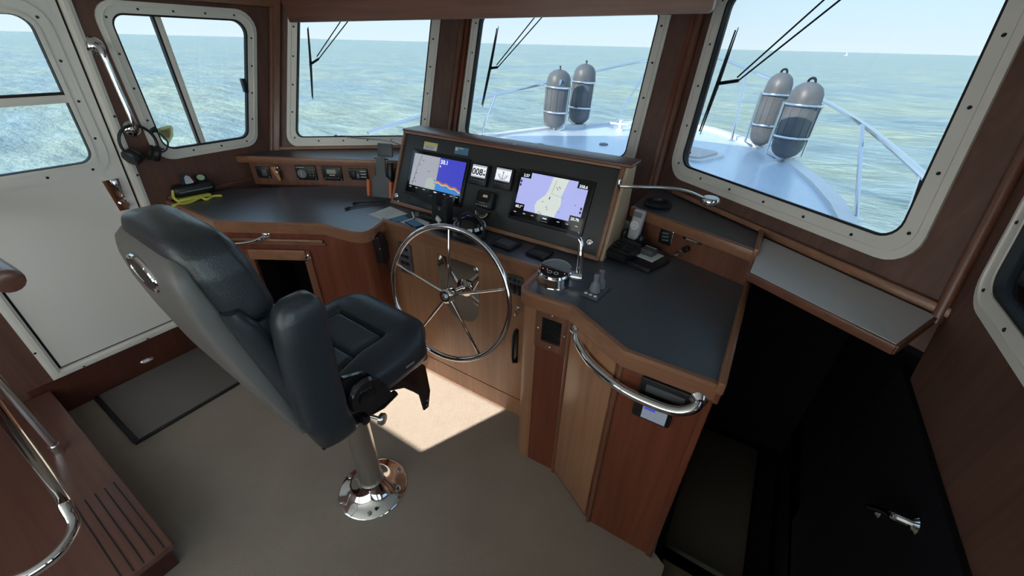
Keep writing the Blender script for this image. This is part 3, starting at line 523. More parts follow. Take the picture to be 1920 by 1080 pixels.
sticker('white and yellow sticker on the console top left',.194,.346,.095,.040,'paper','sticker_yellow'); s2=sticker('blue sticker on the console above the left chartplotter',.405,.350,.088,.036,'sticker_blue','sticker_blue'); MB(on_dash(.372,.356,.0072)).box((0,0,0),(.016,.016,.0006),M=RZ(20)).build('logo_mark','paper',s2); MB(on_dash(.40,.362,.0072)).box((0,0,0),(.03,.005,.0006)).build('text_line','paper',s2)
for lab,u,v,r_k in(('chrome push knob at the lower left console edge',.018,.046,.015),('small chrome toggle below the left push knob',.045,.016,.010),('round chrome socket at the lower right console edge',1.198,.066,.016),('small chrome toggle at the console bottom right corner',1.172,.022,.010)):
    k=thing('panel_switch',lab,'switch',DP0+Vector((u,0,0))+DV*v); MB(on_dash(u,v)).lathe([(r_k,0),(r_k,.006),(r_k*.75,.010),(r_k*.7,.008),(r_k*.3,.008)]).build('bezel','chrome',k); MB(on_dash(u,v,.012)).lathe([(r_k*.5,0),(r_k*.5,.006),(0,.008)]).build('button','steel',k)
kp=thing('keypad','row of small black rocker keys below the left chartplotter','keypad',DP0+Vector((.215,0,0))+DV*.03); MB(on_dash(.215,.040)).box((0,0,.004),(.17,.045,.008),.003).build('base','plastic',kp)
for i in range(6):
    for j in range(3): MB(on_dash(.147+i*.027,.026+j*.014,.010)).box((0,0,0),(.021,.009,.005),.002).build('key','plastic_grey',kp)
# ------------------------------------------------------------ shelves beside the console
IP=edge((-2.655,1.346),(-2.114,1.660))
ls=thing('shelf','dark topped shelf with teak edge under the left front window','shelf',(-2.3,1.6,1.1))
lf=[(-2.80,1.252),(-1.80,1.832)]
MB().prism([(-2.80,1.27),(-1.80,1.85),(-1.80,1.95),(-2.0,2.16),(-2.80,1.45)],1.095,1.115).build('shelf_top','counter',ls,0)
MB(edge((-2.80,1.235),(-1.775,1.830))).box((.585,1.100,-.012),(1.17,.042,.026),.006).build('nosing','nose_x',ls)
MB(edge((-2.76,1.285),(-1.76,1.866))).prism(rect(0,WZ-.01,1.15,1.08),-.018,0).build('back_panel','teak_v',ls,0)
MB(FP).box((.58,1.122,.012),(1.10,.022,.022),.005).build('back_moulding','nose_x',ls); MB(FW).box((1.15,.962,.010),(.66,.024,.018),.004).build('wall_moulding','teak_y',ls)
def inst(label,a0,a1,b0,b1,name,cat='panel'):
    t_=thing(name,label,cat,IP@Vector(((a0+a1)/2,WZ+b0,0))); M_=IP@T((a0+a1)/2,WZ+(b0+b1)/2,0); w_,h_=a1-a0,b1-b0
    MB(M_).box((0,0,.005),(w_,h_,.010),.004).build('faceplate','plastic',t_); screws(t_,M_@T(0,0,.010),[(sx*(w_/2-.008),sy*(h_/2-.008)) for sx in(-1,1) for sy in(-1,1)],.004,'chrome'); return t_,M_@T(0,0,.010)
t_,M_=inst('black socket panel at the left end under the left shelf',-.085,.0,.032,.105,'socket_panel'); MB(M_).box((.012,0,.003),(.034,.042,.008),.003).build('socket','plastic_grey',t_)
t_,M_=inst('black panel with an oval dial under the left shelf',.168,.300,.028,.118,'dial_panel'); MB(M_).lathe([(.028,0),(.028,.003),(.024,.005),(0,.005)],T(-.026,-.004,0)).build('dial','glove_grey',t_); MB(M_).box((-.026,-.004,.007),(.004,.036,.003),M=None).build('dial_pointer','handset_grey',t_); MB(M_).box((-.03,.036,.0005),(.05,.004,.001)).build('text_line','handset_grey',t_)
for i in range(3):
    for j in range(2): MB(M_).box((.026+j*.02,.022-i*.018,.001),(.005,.005,.002)).build('led','gold',t_)
t_,M_=inst('black marine radio panel under the left shelf',.338,.464,.030,.118,'marine_radio'); MB(M_).box((-.002,.014,.001),(.058,.026,.002)).build('screen','lcd_olive',t_); MB(M_).box((0,-.008,.001),(.034,.005,.002)).build('maker_mark','white_print',t_)
for i in range(6): MB(M_).box((-.044+i*.016,-.026,.001),(.006,.006,.002)).build('button','glove_grey',t_)
MB(M_).lathe([(.010,0),(.010,.008),(0,.009)],T(.045,-.004,0)).build('volume_knob','plastic',t_)
t_,M_=inst('black switch panel with white lettering under the left shelf',.508,.628,.040,.112,'switch_panel'); MB(M_).box((-.026,-.002,.004),(.026,.045,.010),.003).build('rocker','plastic',t_); MB(M_).box((.002,-.006,.004),(.018,.03,.012),.003).build('key_switch','glove_grey',t_)  # switch panel with rocker, key switch and lettering
for i in range(3): MB(M_).box((.033,.02-i*.018,.0008),(.036,.004,.001)).build('text_line','white_print',t_)
t_,M_=inst('dark panel half hidden behind the phone holder',.676,.80,.030,.112,'socket_panel'); MB(M_).box((-.02,0,.002),(.04,.05,.006),.003).build('display','lcd_olive',t_)
kf=thing('key_fob','tan leather key fob with a chrome key hanging under the left shelf','key fob',IP@Vector((.04,WZ+.09,.02))); MB(IP@T(.045,WZ,.018)).prism([(-.022,.108),(.010,.112),(.028,.03),(.012,.022)],0,.008).build('fob','tan_leather',kf,0); MB(IP@T(.066,WZ+.095,.03)).tube([(.012*math.cos(R(a)),.016*math.sin(R(a)),0) for a in range(0,360,30)],.003,6,True).build('ring','chrome',kf); MB(IP@T(.07,WZ+.055,.024)).box((0,0,0),(.010,.06,.004),.002,M=RZ(12)).build('key','plastic',kf)
# right shelf
RF0,RF1=(-.50,1.845),(.062,1.648)
RI=edge((-.225,1.767),(.062,1.664)); ra=lambda a:a
rs=thing('shelf','raised teak shelf with dark top under the right front window','shelf',(-.2,1.8,1.1))
MB().prism([(-.480,1.83),(.056,1.63),(.056,1.86),(-.44,2.21),(-.480,2.21)],1.085,1.105).build('shelf_top','counter',rs,0)
MB(edge((-.480,1.8145),(.066,1.610))).box((.291,1.092,-.014),(.582,.046,.028),.005).build('nosing','nose_x',rs)
MB(edge((-.480,1.859),(.062,1.664))).prism(rect(0,WZ-.01,.576,1.075),-.018,0).build('front_panel','teak_v',rs,0)
MB().box((.062,1.735,1.102),(.020,.25,.05),.006).build('fiddle_rail','nose_y',rs); MB().box((.062,1.76,1.02),(.014,.20,.15),.002).build('side_panel','teak_v',rs); MB(FS).box((.46,1.118,.012),(.62,.022,.022),.005).build('back_moulding','nose_x',rs)
screws(rs,RI@T(0,0,.001),[(.185,WZ+.057),(.200,WZ+.054),(.192,WZ+.128),(.207,WZ+.125)],.004,'chrome')
ch=tag(MB(T(-.385,1.93,1.105)).lathe([(.062,0),(.066,.012),(.060,.022),(.050,.022),(.046,.008),(0,.006)]).build('cup_holder','plastic'),'round black cup holder on the right shelf by the centre post','cup holder')
t_=thing('trim_tab_plate','small black plate with chrome edge on the right shelf front','switch',RI@Vector((-.067,WZ+.04,0))); M_=RI@T(-.067,WZ+.070,0); MB(M_).box((0,0,.003),(.066,.072,.006),.003).build('rim','chrome',t_); MB(M_).box((0,0,.005),(.060,.066,.006),.002).build('plate','plastic',t_)
for i in range(3): MB(M_).box((0,.018-i*.016,.0085),(.032,.006,.002),M=RZ(12)).build('symbol','glove_grey',t_)
sk=thing('key_hanger','black lettered strip with hanging keys on the right shelf front','keys',RI@Vector((.05,WZ+.05,0))); M_=RI@T(.055,WZ+.098,0); MB(M_).box((0,0,.003),(.088,.014,.006),.003).build('strip','plastic',sk); text('ENGINE START',.008,M_@T(0,-.003,.0065),'white_print',sk)
MB(RI@T(.048,WZ+.06,.016)).lathe([(.014,0),(.014,.016),(.010,.02),(0,.02)]).build('lock','plastic',sk); MB(RI@T(.03,WZ+.036,.034)).tube([(.014*math.cos(R(a)),.014*math.sin(R(a)),.003*math.sin(R(a))) for a in range(0,360,30)],.0018,6,True).build('key_ring','chrome',sk); MB(RI@T(.006,WZ+.018,.036)@RZ(25)).box((0,0,0),(.045,.006,.003),.001).build('key','steel',sk)
# reading lamps
l1=thing('reading_lamp','flexible chrome gooseneck lamp beside the large right window','lamp',(-.452,1.571,1.27))
MB(frame((-.482,1.575,1.272),(0,1,0),(0,0,1),(1,0,0))).box((0,0,.005),(.020,.055,.010),.004).build('mount','chrome',l1)
MB().tube(catmull([(-.472,1.576,1.272),(-.40,1.60,1.276),(-.32,1.66,1.272),(-.24,1.735,1.252),(-.185,1.79,1.222)],6),.0065).build('gooseneck','steel',l1)
MB(T(-.155,1.812,1.195)).lathe([(.034,0),(.036,.004),(.036,.020),(.032,.026),(0,.027)]).build('lamp_head','chrome',l1); MB(T(-.155,1.812,1.2225)).lathe([(.030,0),(.028,.002),(0,.0022)]).build('lamp_top','lamp_white',l1)
l2=thing('reading_lamp','thin gooseneck lamp lying along the left window sill','lamp',(-1.80,1.80,1.2)); MB().tube(catmull([(-1.785,1.73,1.17),(-1.90,1.81,1.19),(-2.10,1.86,1.20),(-2.32,1.84,1.19),(-2.44,1.82,1.185)],6),.005).build('gooseneck','steel',l2); MB().cyl((-2.44,1.82,1.185),(-2.53,1.79,1.182),.012).build('lamp_head','chrome',l2); MB().cyl((-2.53,1.79,1.182),(-2.545,1.785,1.181),.014).build('lamp_cap','plastic',l2); MB().box((-1.779,1.725,1.168),(.014,.03,.04),.004).build('mount','chrome',l2)
# ------------------------------------------------------------ things on the worktop
Z0=WZ-.004
# throttle
th=thing('throttle_control','chrome engine throttle with an upright lever on the right worktop','throttle',(-.575,1.255,Z0)); TM=T(-.578,1.262,Z0)@RZ(8)
sh=lambda s,a:[(s*.070*math.cos(R(k)),s*(.058 if k<180 else .066)*math.sin(R(k)),a(math.sin(R(k)))) for k in range(0,360,15)]
MB(TM).loft([sh(1.04,lambda q:0),sh(1,lambda q:.006),sh(.98,lambda q:.048+.012*q),sh(.90,lambda q:.054+.013*q)]).build('body','chrome',th)
MB(TM).loft([sh(.97,lambda q:.052+.012*q),sh(.92,lambda q:.060+.013*q),sh(.84,lambda q:.057+.013*q)]).build('rim','chrome',th)
MB(TM).loft([sh(.86,lambda q:.0535+.0125*q),sh(.84,lambda q:.0575+.0125*q)]).build('face','mirror_steel',th)
TF=TM@T(0,0,.0575)@RX(11.5); MB(TF).prism([(-.055,-.012),(.055,-.012),(.050,-.032),(.03,-.047),(-.03,-.047),(-.050,-.032)],0,.002).build('keypad','screen_black',th,0)
for x in(-.014,.012): MB(TF).tube([(x+.009*math.cos(R(a)),-.03+.007*math.sin(R(a)),.0025) for a in range(0,360,30)],.001,5,True).build('key_ring','white_print',th)
for x,y in((-.046,-.018),(-.028,-.018),(.044,-.022)): MB(TF).ell((x,y,.003),(.0022,.0022,.001),8).build('led','red_led',th)
MB(TM).cyl((.062,.01,.036),(.098,.012,.036),.019).build('pivot','chrome',th); MB(TM).cyl((.098,.012,.036),(.106,.012,.036),.013).build('pivot_cap','chrome',th)
MB(TM).tube(catmull([(.088,.014,.03),(.088,.022,.08),(.084,.03,.135),(.080,.036,.165),(.066,.040,.185)],6),[.013]*6+[.012]*6+[.011]*6+[.0105]*7,12).build('lever','chrome',th); MB(TM).cyl((.070,.040,.186),(.020,.044,.190),.0125,.0105).build('lever_grip','plastic_grey',th)
# thruster joysticks
jp=thing('joystick_panel','black plate with two grey joysticks on the right worktop','control',(-.405,1.27,Z0)); JM=T(-.408,1.275,Z0)@RZ(-5)
MB(JM).box((0,0,.006),(.066,.118,.012),.003).build('plate','plastic_grey',jp)
for y,zt in((-.012,0),(.030,0)): MB(JM@T(0,y,.012)).lathe([(.020,0),(.021,.006),(.0195,.012),(.020,.016),(.018,.022),(.0185,.026),(.015,.034),(.011,.040),(.0095,.044),(.0105,.060),(.0105,.070),(.006,.074),(0,.0745)],seg=18).build('joystick','glove_grey',jp)
for x in(-.019,0,.019): MB(JM@T(x,-.046,.012)).lathe([(.0068,0),(.0068,.002),(.004,.003),(0,.003)],seg=14).build('button','white_print',jp)
# compass
cp=thing('compass','black domed compass on the worktop behind the wheel','compass',(-1.12,1.41,Z0)); CM=T(-1.118,1.415,Z0)@Matrix.Scale(1.15,4)
MB(CM).lathe([(.074,0),(.074,.018),(.066,.028),(.05,.030)]).build('base','plastic',cp); MB(CM@T(0,0,.028)).ell((0,0,.012),(.062,.062,.050),24).build('dome','screen_black',cp)
MB(CM@T(0,.004,.03)@RX(-8)).tube([(.068*math.cos(R(a)),0,.066*math.sin(R(a))) for a in range(-5,186,12)],.008,8).build('hood','plastic',cp)
for k in range(14):
    a=2*math.pi*k/14; MB(CM@T(.0632*math.cos(a),.0632*math.sin(a),.052)@RZ(math.degrees(a))@RY(-18)).box((.002,0,0),(.003,.019,.013)).build('card_mark','white_print',cp)
for a in(35,100,160): MB(CM@T(0,0,.040)).tube([(.063*math.cos(t_)*math.cos(R(a)),.063*math.cos(t_)*math.sin(R(a)),.051*math.sin(t_)) for t_ in[R(q) for q in range(30,91,10)]],.0014,5).build('lubber_line','steel',cp)
MB(CM).ell((.07,-.03,.014),(.008,.008,.010),10).build('adjuster','chrome',cp)
# handset fork holder
fh=thing('fork_holder','black forked handset holder standing on the worktop by the papers','holder',(-1.31,1.43,Z0)); HM=T(-1.300,1.42,Z0)@RZ(-12)@RX(-6)
MB(HM).box((0,0,.006),(.13,.07,.012),.004).build('foot','plastic',fh)
MB(HM@RX(90)).prism(round_poly([(-.062,.0),(.062,.0),(.060,.165),(.030,.165),(.026,.115),(-.026,.115),(-.030,.165),(-.060,.165)],[0,0,.012,.012,.012,.012,.012,.012],3),-.018,.018).build('fork','plastic',fh); MB(HM@T(0,-.019,.10)).ell((0,0,0),(.012,.006,.012),12).build('knob','plastic_grey',fh)
MB(HM@T(0,-.024,.045)@RX(10)).box((0,0,0),(.034,.010,.03),.003,M=RY(35)).build('white_clip','paper',fh)
# papers, cards, pen, torch
pa=tag(MB().prism([(-1.735,1.325),(-1.605,1.315),(-1.575,1.455),(-1.735,1.480)],Z0+.0005,Z0+.002).build('paper_note','paper',smooth=0),'white sheet of handwritten notes at the left console corner','paper')
for i in range(9): MB(T(-1.66,1.345+i*.013,Z0+.0024)@RZ(-4)).box((0,0,0),(.10-.02*(i%3),.0022,.0005)).build('text_line','handset_grey',pa)
pb=tag(MB(T(-1.44,1.385,Z0)@RZ(-10)).box((0,0,.0012),(.15,.10,.0018)).build('paper_note','paper'),'white paper lying under the small phone near the fork holder','paper')
ph=thing('phone','small dark phone with a blue screen lying on the white paper','phone',(-1.43,1.36,Z0)); PM=T(-1.435,1.362,Z0+.0024)@RZ(-14); MB(PM).box((0,0,.004),(.105,.055,.008),.003).build('case','plastic',ph); MB(PM).box((0,0,.0083),(.095,.046,.001)).build('screen','sticker_blue',ph)
ph=thing('phone','flat blue-grey card beside the handwritten notes','card',(-1.555,1.385,Z0)); MB(T(-1.553,1.375,Z0)@RZ(70)).box((0,0,.002),(.085,.06,.003),.001).build('card','glove_grey',ph); MB(T(-1.553,1.375,Z0)@RZ(70)).box((0,0,.0038),(.078,.054,.0006)).build('card_face','sticker_blue',ph); ph.name='card'
pe=thing('pen','white pen lying across the cards on the worktop','pen',(-1.50,1.42,Z0)); MB().cyl((-1.545,1.462,Z0+.012),(-1.475,1.405,Z0+.012),.0045,seg=10).build('barrel','paper',pe); MB().cyl((-1.475,1.405,Z0+.012),(-1.465,1.397,Z0+.012),.0045,.001,seg=10).build('tip','plastic',pe)
to=thing('torch','black torch lying by the fork holder','torch',(-1.42,1.45,Z0)); MB().cyl((-1.475,1.452,Z0+.016),(-1.375,1.458,Z0+.016),.013).build('barrel','plastic',to); MB().cyl((-1.475,1.452,Z0+.016),(-1.50,1.45,Z0+.016),.015,.019).build('head','plastic_grey',to); MB().box((-1.42,1.455,Z0+.030),(.02,.008,.006),.002).build('switch','plastic',to)
def pad_unit(label,x,y,w_,d_,rz,scrm,name):
    t_=thing(name,label,'control',(x,y,Z0)); M_=T(x,y,Z0)@RZ(rz); MB(M_).box((0,0,.008),(w_,d_,.016),.005).build('case','plastic',t_); MB(M_).box((0,-.004,.0165),(w_*.74,d_*.62,.002)).build('top_plate',scrm,t_); return t_,M_
t_,M_=pad_unit('small flat grey touch panel on the worktop right of the compass',-.918,1.432,.115,.095,-6,'plastic_grey','touch_panel'); MB(M_).box((0,.040,.017),(.05,.008,.004),.002).build('bar','plastic',t_)
t_,M_=pad_unit('flat black remote pad with faint symbols left of the throttle',-.742,1.435,.10,.085,-4,'plastic','remote_pad')
for i in range(4): MB(M_).tube([(-.021+i*.014+.004*math.cos(R(a)),-.012+.004*math.sin(R(a)),.0178) for a in range(0,360,45)],.0007,4,True).build('symbol','glove_grey',t_)
# tray, charging box, card, handset
ty=thing('tray','black plastic tray holding the charger at the foot of the console','tray',(-.39,1.66,Z0)); MB(T(-.370,1.648,Z0)@RZ(-16)).box((0,0,.006),(.235,.17,.012),.004).build('base','plastic',ty); MB(T(-.392,1.572,Z0)@RZ(-16)).box((0,0,.014),(.235,.012,.012),.004).build('lip','plastic',ty)
cg=thing('charger','black multi-slot charger box on the tray','charger',(-.445,1.62,Z0)); GM=T(-.425,1.620,Z0+.012)@RZ(-14); MB(GM).prism([(-.065,0),(.065,0),(.065,.050),(-.065,.030)],-.05,.05,M=RZ(90)@RX(90)).build('case','plastic',cg)
for i in range(4):
    for j in range(2): MB(GM@T(-.024+j*.048,-.042+i*.026,.036+.004*i)@RX(8.7)).box((0,0,0),(.036,.012,.006),.002).build('slot','rubber',cg)
wc=tag(MB(T(-.325,1.680,Z0+.013)@RZ(-16)).box((0,0,.002),(.094,.094,.003)).build('white_card','paper'),'white card on the tray under a small black box','card')
bb=thing('plug_box','small dark plug box on the white card','box',(-.352,1.70,Z0+.02)); BM=T(-.328,1.688,Z0+.0167)@RZ(-16); MB(BM).box((0,0,.014),(.058,.048,.028),.004).build('case','plastic_grey',bb); MB(BM).box((0,.022,.030),(.066,.022,.010),.003).build('top','plastic',bb)
for i in range(5): MB(BM).box((-.022+i*.011,.010,.031),(.005,.003,.003)).build('pin','white_print',bb)
hs=thing('handset','pale grey cordless handset upright in a black cradle','handset',(-.425,1.775,Z0)); HM=T(-.425,1.735,Z0)@RZ(-14)@RX(-10)@Matrix.Scale(1.08,4)
MB(HM).box((0,.012,.03),(.115,.055,.06),.018,seg=3).build('cradle','plastic',hs); MB(HM).box((0,0,.095),(.050,.030,.15),.010,seg=3).build('body','handset_grey',hs); MB(HM@T(0,-.016,.105)@RX(90)).lathe([(.020,0),(.020,.004),(.010,.006),(.008,.004),(0,.004)]).build('speaker','lamp_white',hs); MB(HM).box((0,-.0155,.15),(.040,.003,.022),.001).build('earpiece','glove_grey',hs)
for s_ in(-1,1): MB(HM).box((s_*.040,.0,.05),(.026,.04,.05),.012,seg=3).build('cradle_ear','plastic',hs)
# phone holder and cables
pH=thing('phone_holder','dark phone holder with orange grips left of the console','holder',(-1.86,1.62,Z0)); PV=edge((-1.958,1.545),(-1.822,1.590)); PM=PV@T(.07,Z0,.02)@RX(-14)@T(0,-Z0,0)
MB(PM@T(0,Z0+.005,0)).prism([(-.068,.0),(.068,.0),(.062,.105),(.032,.125),(.026,.23),(-.026,.23),(-.030,.125),(-.062,.105)],-.008,.0).build('back_plate','plastic_grey',pH,0); 
for s_ in(-1,1): MB(PM@T(s_*.072,Z0+.055,.008)).box((0,0,0),(.018,.095,.028),.004).build('grip','orange',pH)
MB(PM@T(.0,Z0+.225,-.008)).box((0,0,0),(.09,.008,.014),.003).build('clamp_bar','plastic',pH); MB(PM@T(.015,Z0+.275,-.03)).box((0,0,0),(.095,.075,.018),.006).build('clamp','plastic_grey',pH); MB(PM@T(.045,Z0+.16,-.03)).box((0,0,0),(.03,.10,.03),.008).build('arm','plastic',pH); MB(PM@T(0,Z0+.0,-.02)).box((0,.0,0),(.08,.012,.05),.004).build('foot','plastic',pH)
cb_=thing('charging_cables','pair of black charging cables with plugs on the left worktop','cable',(-1.85,1.42,Z0)); 
MB().tube(catmull([(-1.79,1.50,Z0+.012),(-1.83,1.44,Z0+.006),(-1.87,1.37,Z0+.006),(-1.89,1.325,Z0+.006)],6),.0035,6).build('cable','plastic',cb_); MB().tube(catmull([(-1.80,1.51,Z0+.010),(-1.86,1.47,Z0+.006),(-1.90,1.43,Z0+.006),(-1.925,1.40,Z0+.006)],6),.0035,6).build('cable','plastic',cb_)
MB().box((-1.893,1.315,Z0+.007),(.012,.034,.010),.003).build('plug','plastic',cb_); MB().box((-1.93,1.392,Z0+.007),(.014,.026,.010),.003).build('plug','plastic',cb_)
# radio handset on side of left cabinet
rh=thing('radio_microphone','black microphone handset with cord on the side of the left cabinet','microphone',(-1.57,1.22,.8)); SM=edge(Pn[8],Pn[9]); 
MB(SM@T(.04,.81,0)).prism(round_poly([(-.05,.10),(-.035,-.055),(-.005,-.085),(.035,-.055),(.04,.03),(.0,.11)],.012,3),.002,.034).build('body','plastic',rh); MB(SM@T(.045,.755,.02)).box((0,0,0),(.02,.022,.02),.004).build('bracket','glove_grey',rh); MB(SM@T(-.01,.85,.036)).ell((0,0,0),(.006,.004,.003),8).build('button','chrome',rh)
MB(SM).tube(catmull([(.035,.73,.02),(.055,.68,.03),(.075,.60,.028),(.085,.5,.026),(.07,.42,.024)],6),.004,6).build('cord','plastic',rh)
# emergency beacon
eb=thing('emergency_beacon','black float case with yellow strap on the left worktop by the wall','case',(-2.76,.95,Z0)); EM=T(-2.745,.94,Z0+.025)@RZ(83)
MB(EM).box((0,0,.03),(.20,.085,.062),.022,seg=3).build('case','plastic',eb); MB(EM).box((0,-.0435,.03),(.16,.003,.006)).build('seam','glove_grey',eb); MB(EM@T(-.02,-.012,.062)@RX(75)).prism(round_poly([(-.030,0),(.032,0),(.018,.045),(-.002,.062),(-.022,.045)],.008,3),0,.012).build('handle','plastic',eb); MB(EM@T(-.016,-.026,.066)@RX(75)).prism(round_poly([(-.018,.0),(.024,.0),(.014,.036),(.0,.048),(-.012,.034)],.006,3),0,.003).build('handle_window','handset_grey',eb)
MB(EM@T(.055,-.006,.062)@RX(40)).box((0,.02,0),(.055,.05,.014),.006).build('dial_box','plastic',eb); MB(EM@T(.053,-.008,.062)@RX(40)@T(0,.02,.008)).lathe([(.019,0),(.019,.002),(.012,.003),(0,.003)],seg=16).build('dial','green_print',eb)
MB(EM).tube(catmull([(-.10,-.02,.045),(-.112,-.035,.01),(-.10,-.06,-.018),(-.14,-.075,-.02),(-.06,-.08,-.02),(.0,-.06,-.012),(.02,-.09,-.02),(.06,-.07,-.016),(.10,-.085,-.018)],6),.007,6).build('strap','yellow',eb); MB(EM).box((-.02,-.03,-.012),(.16,.05,.02),.006).build('pouch','yellow',eb)
# crest decal on slider
dc=thing('crest_decal','green shield crest decal on the sliding window pane','decal',(-2.84,.95,1.24)); SHD=lambda s:[(.0,-.040*s),(.026*s,-.012*s),(.036*s,.020*s),(.034*s,.036*s),(.0,.034*s),(-.034*s,.026*s),(-.030*s,.0),(-.016*s,-.024*s)]
MB(FW@T(.945,1.285,-.029)).prism(SHD(1.15),0,.001).build('shield','decal_green',dc,0); MB(FW@T(.947,1.288,-.0278)).prism(SHD(.72),0,.0006).build('inner_field','decal_pink',dc,0)
for i in range(3): MB(FW@T(.948,1.298-i*.012,-.027)).box((0,0,0),(.03-.006*i,.004,.0006)).build('crest_mark','decal_green',dc)
# port grab rail and headphones
pg=thing('grab_rail','slanted chrome grab rail on the side wall between door and window','rail',(-2.78,.8,1.5))
MB().tube(catmull([(-2.805,.800,1.700),(-2.77,.800,1.700),(-2.745,.800,1.67),(-2.745,.800,1.5),(-2.745,.800,1.36),(-2.77,.800,1.335),(-2.805,.800,1.335)],6),.0135,12).build('tube','chrome',pg)
for z_ in(1.70,1.335): MB(FW@T(.80,z_,0)).lathe([(.038,0),(.038,.005),(.028,.016),(.016,.022)]).build('flange','chrome',pg)
hp=thing('headphones','black headphones hanging from the side grab rail','headphones',(-2.75,.8,1.25)); QM=FW@T(.785,1.275,.065)
MB(QM).tube([(.075*math.cos(R(a)),.085*math.sin(R(a)),0) for a in range(-25,206,11)],[.007]*22,8).build('headband','plastic',hp)
for s_ in(-1,1):
    c_=MB(QM@T(s_*.052,-.060,0)@RZ(-s_*28)@RY(s_*70)).lathe([(.036,-.012),(.042,-.004),(.042,.010),(.034,.02),(0,.022)]).build('ear_cup','plastic',hp); MB(QM@T(s_*.040,-.056,0)@RZ(-s_*28)@RY(s_*70)).tube([(.028*math.cos(R(a)),.028*math.sin(R(a)),-.010) for a in range(0,360,24)],.011,8,True).build('ear_pad','rubber',c_)
MB(QM).tube(catmull([(.07,-.06,.0),(.10,-.05,.004),(.122,-.015,.0),(.118,.02,-.03),(.105,.035,-.05)],6),.004,6).build('cable','plastic',hp); MB(QM@T(.098,.045,-.05)@RZ(25)).box((0,0,0),(.035,.022,.014),.004).build('microphone_plug','plastic',hp)
# ------------------------------------------------------------ helm chair
ch=thing('helm_chair','black leather helm chair with grey back on a steel pedestal','chair',(-1.087,.6,0)); CM=T(-1.087,.6,0)@RZ(-2.5)
MB(CM).lathe([(.148,0),(.150,.004),(.144,.009),(.115,.018),(.085,.036),(.066,.062),(.060,.070)],seg=40).build('pedestal_base','chrome',ch)
for k in range(6): MB(CM@RZ(k*60+15)@T(.128,0,.013)).lathe([(.010,0),(.009,.005),(.004,.007),(.003,.004)],seg=12).build('bolt','steel',ch)
MB(CM).lathe([(.060,.064),(.061,.070),(.056,.078),(.052,.078)],seg=32).build('collar','chrome',ch); MB(CM).cyl((0,0,.07),(0,0,.67),.050,.046,32).build('post','steel',ch)
kn=MB(CM).cyl((.045,.02,.50),(.10,.04,.495),.007).build('clamp_stem','steel',ch); MB(CM@T(.10,.04,.495)@Vector((.9,.4,0)).to_track_quat('Z','Y').to_matrix().to_4x4()).lathe([(.012,0),(.022,.006),(.024,.02),(.020,.026),(0,.027)]).build('clamp_knob','steel',kn)
MB(CM).box((0,0,.685),(.20,.26,.03),.006).build('swivel_plate','black_metal',ch); MB(CM).box((0,.02,.725),(.40,.44,.04),.012).build('seat_pan','black_metal',ch)
BR=[(-.06,.705),(.22,.705),(.295,.58),(.305,.43),(.285,.345),(.258,.345),(.245,.45),(.18,.55),(.06,.62),(-.06,.66)]
br=MB(CM@frame((.10,0,0),(0,1,0),(0,0,1),(1,0,0))).prism(BR,0,.008).build('footrest_bracket','black_metal',ch,0); MB(CM@frame((-.108,0,0),(0,1,0),(0,0,1),(1,0,0))).prism(BR,0,.008).build('footrest_bracket','black_metal',ch,0)
MB(CM).prism([(.175,.55),(.245,.455),(.25,.465),(.18,.565)],-.105,.105,M=frame((0,0,0),(0,1,0),(0,0,1),(1,0,0))).build('footrest_web','black_metal',ch,0); screws(br,CM@frame((.109,0,0),(0,1,0),(0,0,1),(1,0,0)),[(.274,.365),(.280,.39),(.22,.66),(.12,.68)],.006,'chrome')
def sh_seat(x,y):
    y-=.25; d=0
    ax_,ay=abs(x),y
    ins=min(.125+.25*max(0,-y-.02)-ax_, .075-y)         # >0 inside the insert
    d-=.016*math.exp(-(ins/.007)**2)
    d-=.012*math.exp(-((y+.05)/.006)**2)*(1 if ins>0 else 0)
    d+=.016/(1+math.exp(ins/.02)); d+=.022*max(0,(y-.05)/.2)-.05*max(0,(y-.20)/.08)**2
    return d
sm=MB(); pad(sm,CM@T(0,-.215,.79),lambda v:.245+.012*math.cos(v*2)-.012*max(0,v)**3,.50,.075,sh_seat,72,88,5,.75); sm.build('seat_cushion','leather',ch,60)
def sring(hw,f0,f1,z,ex=4.5,n=48,dz=0):
    out=[]
    for k in range(n):
        a=2*math.pi*k/n; c_,d_=math.cos(a),math.sin(a); x=hw*math.copysign(abs(c_)**(2/ex),c_); y=(f0+f1)/2+(f1-f0)/2*math.copysign(abs(d_)**(2/ex),d_); out.append((x,y,z+dz*(1 if d_>0 else 0)))
    return out
def interp(tab,z):
    for a,b_ in zip(tab,tab[1:]):
        if a[0]<=z<=b_[0]: t_=(z-a[0])/(b_[0]-a[0]); t2=t_; return [p+(q-p)*t2 for p,q in zip(a,b_)]
    return tab[-1]
CT=[(.75,.19,-.215,-.10),(.78,.212,-.225,-.095),(.90,.222,-.252,-.135),(1.03,.222,-.278,-.165),(1.14,.216,-.298,-.182),(1.182,.206,-.306,-.196)]
CU=[(1.186,.196,-.303,-.204),(1.205,.204,-.310,-.196),(1.26,.200,-.324,-.204),(1.315,.194,-.334,-.214),(1.362,.180,-.338,-.228),(1.386,.162,-.334,-.242),(1.401,.125,-.325,-.262),(1.405,.07,-.312,-.280)]
def cushion(tab,name,n=26):
    zs=[tab[0][0]+(tab[-1][0]-tab[0][0])*(k/n) for k in range(n+1)]; MB(CM).loft([sring(w_,a-.018,b_,z) for z,w_,a,b_ in[interp(tab,z) for z in zs]]).build(name,'leather',ch,75)
cushion(CT,'back_cushion'); cushion(CU,'headrest_cushion')
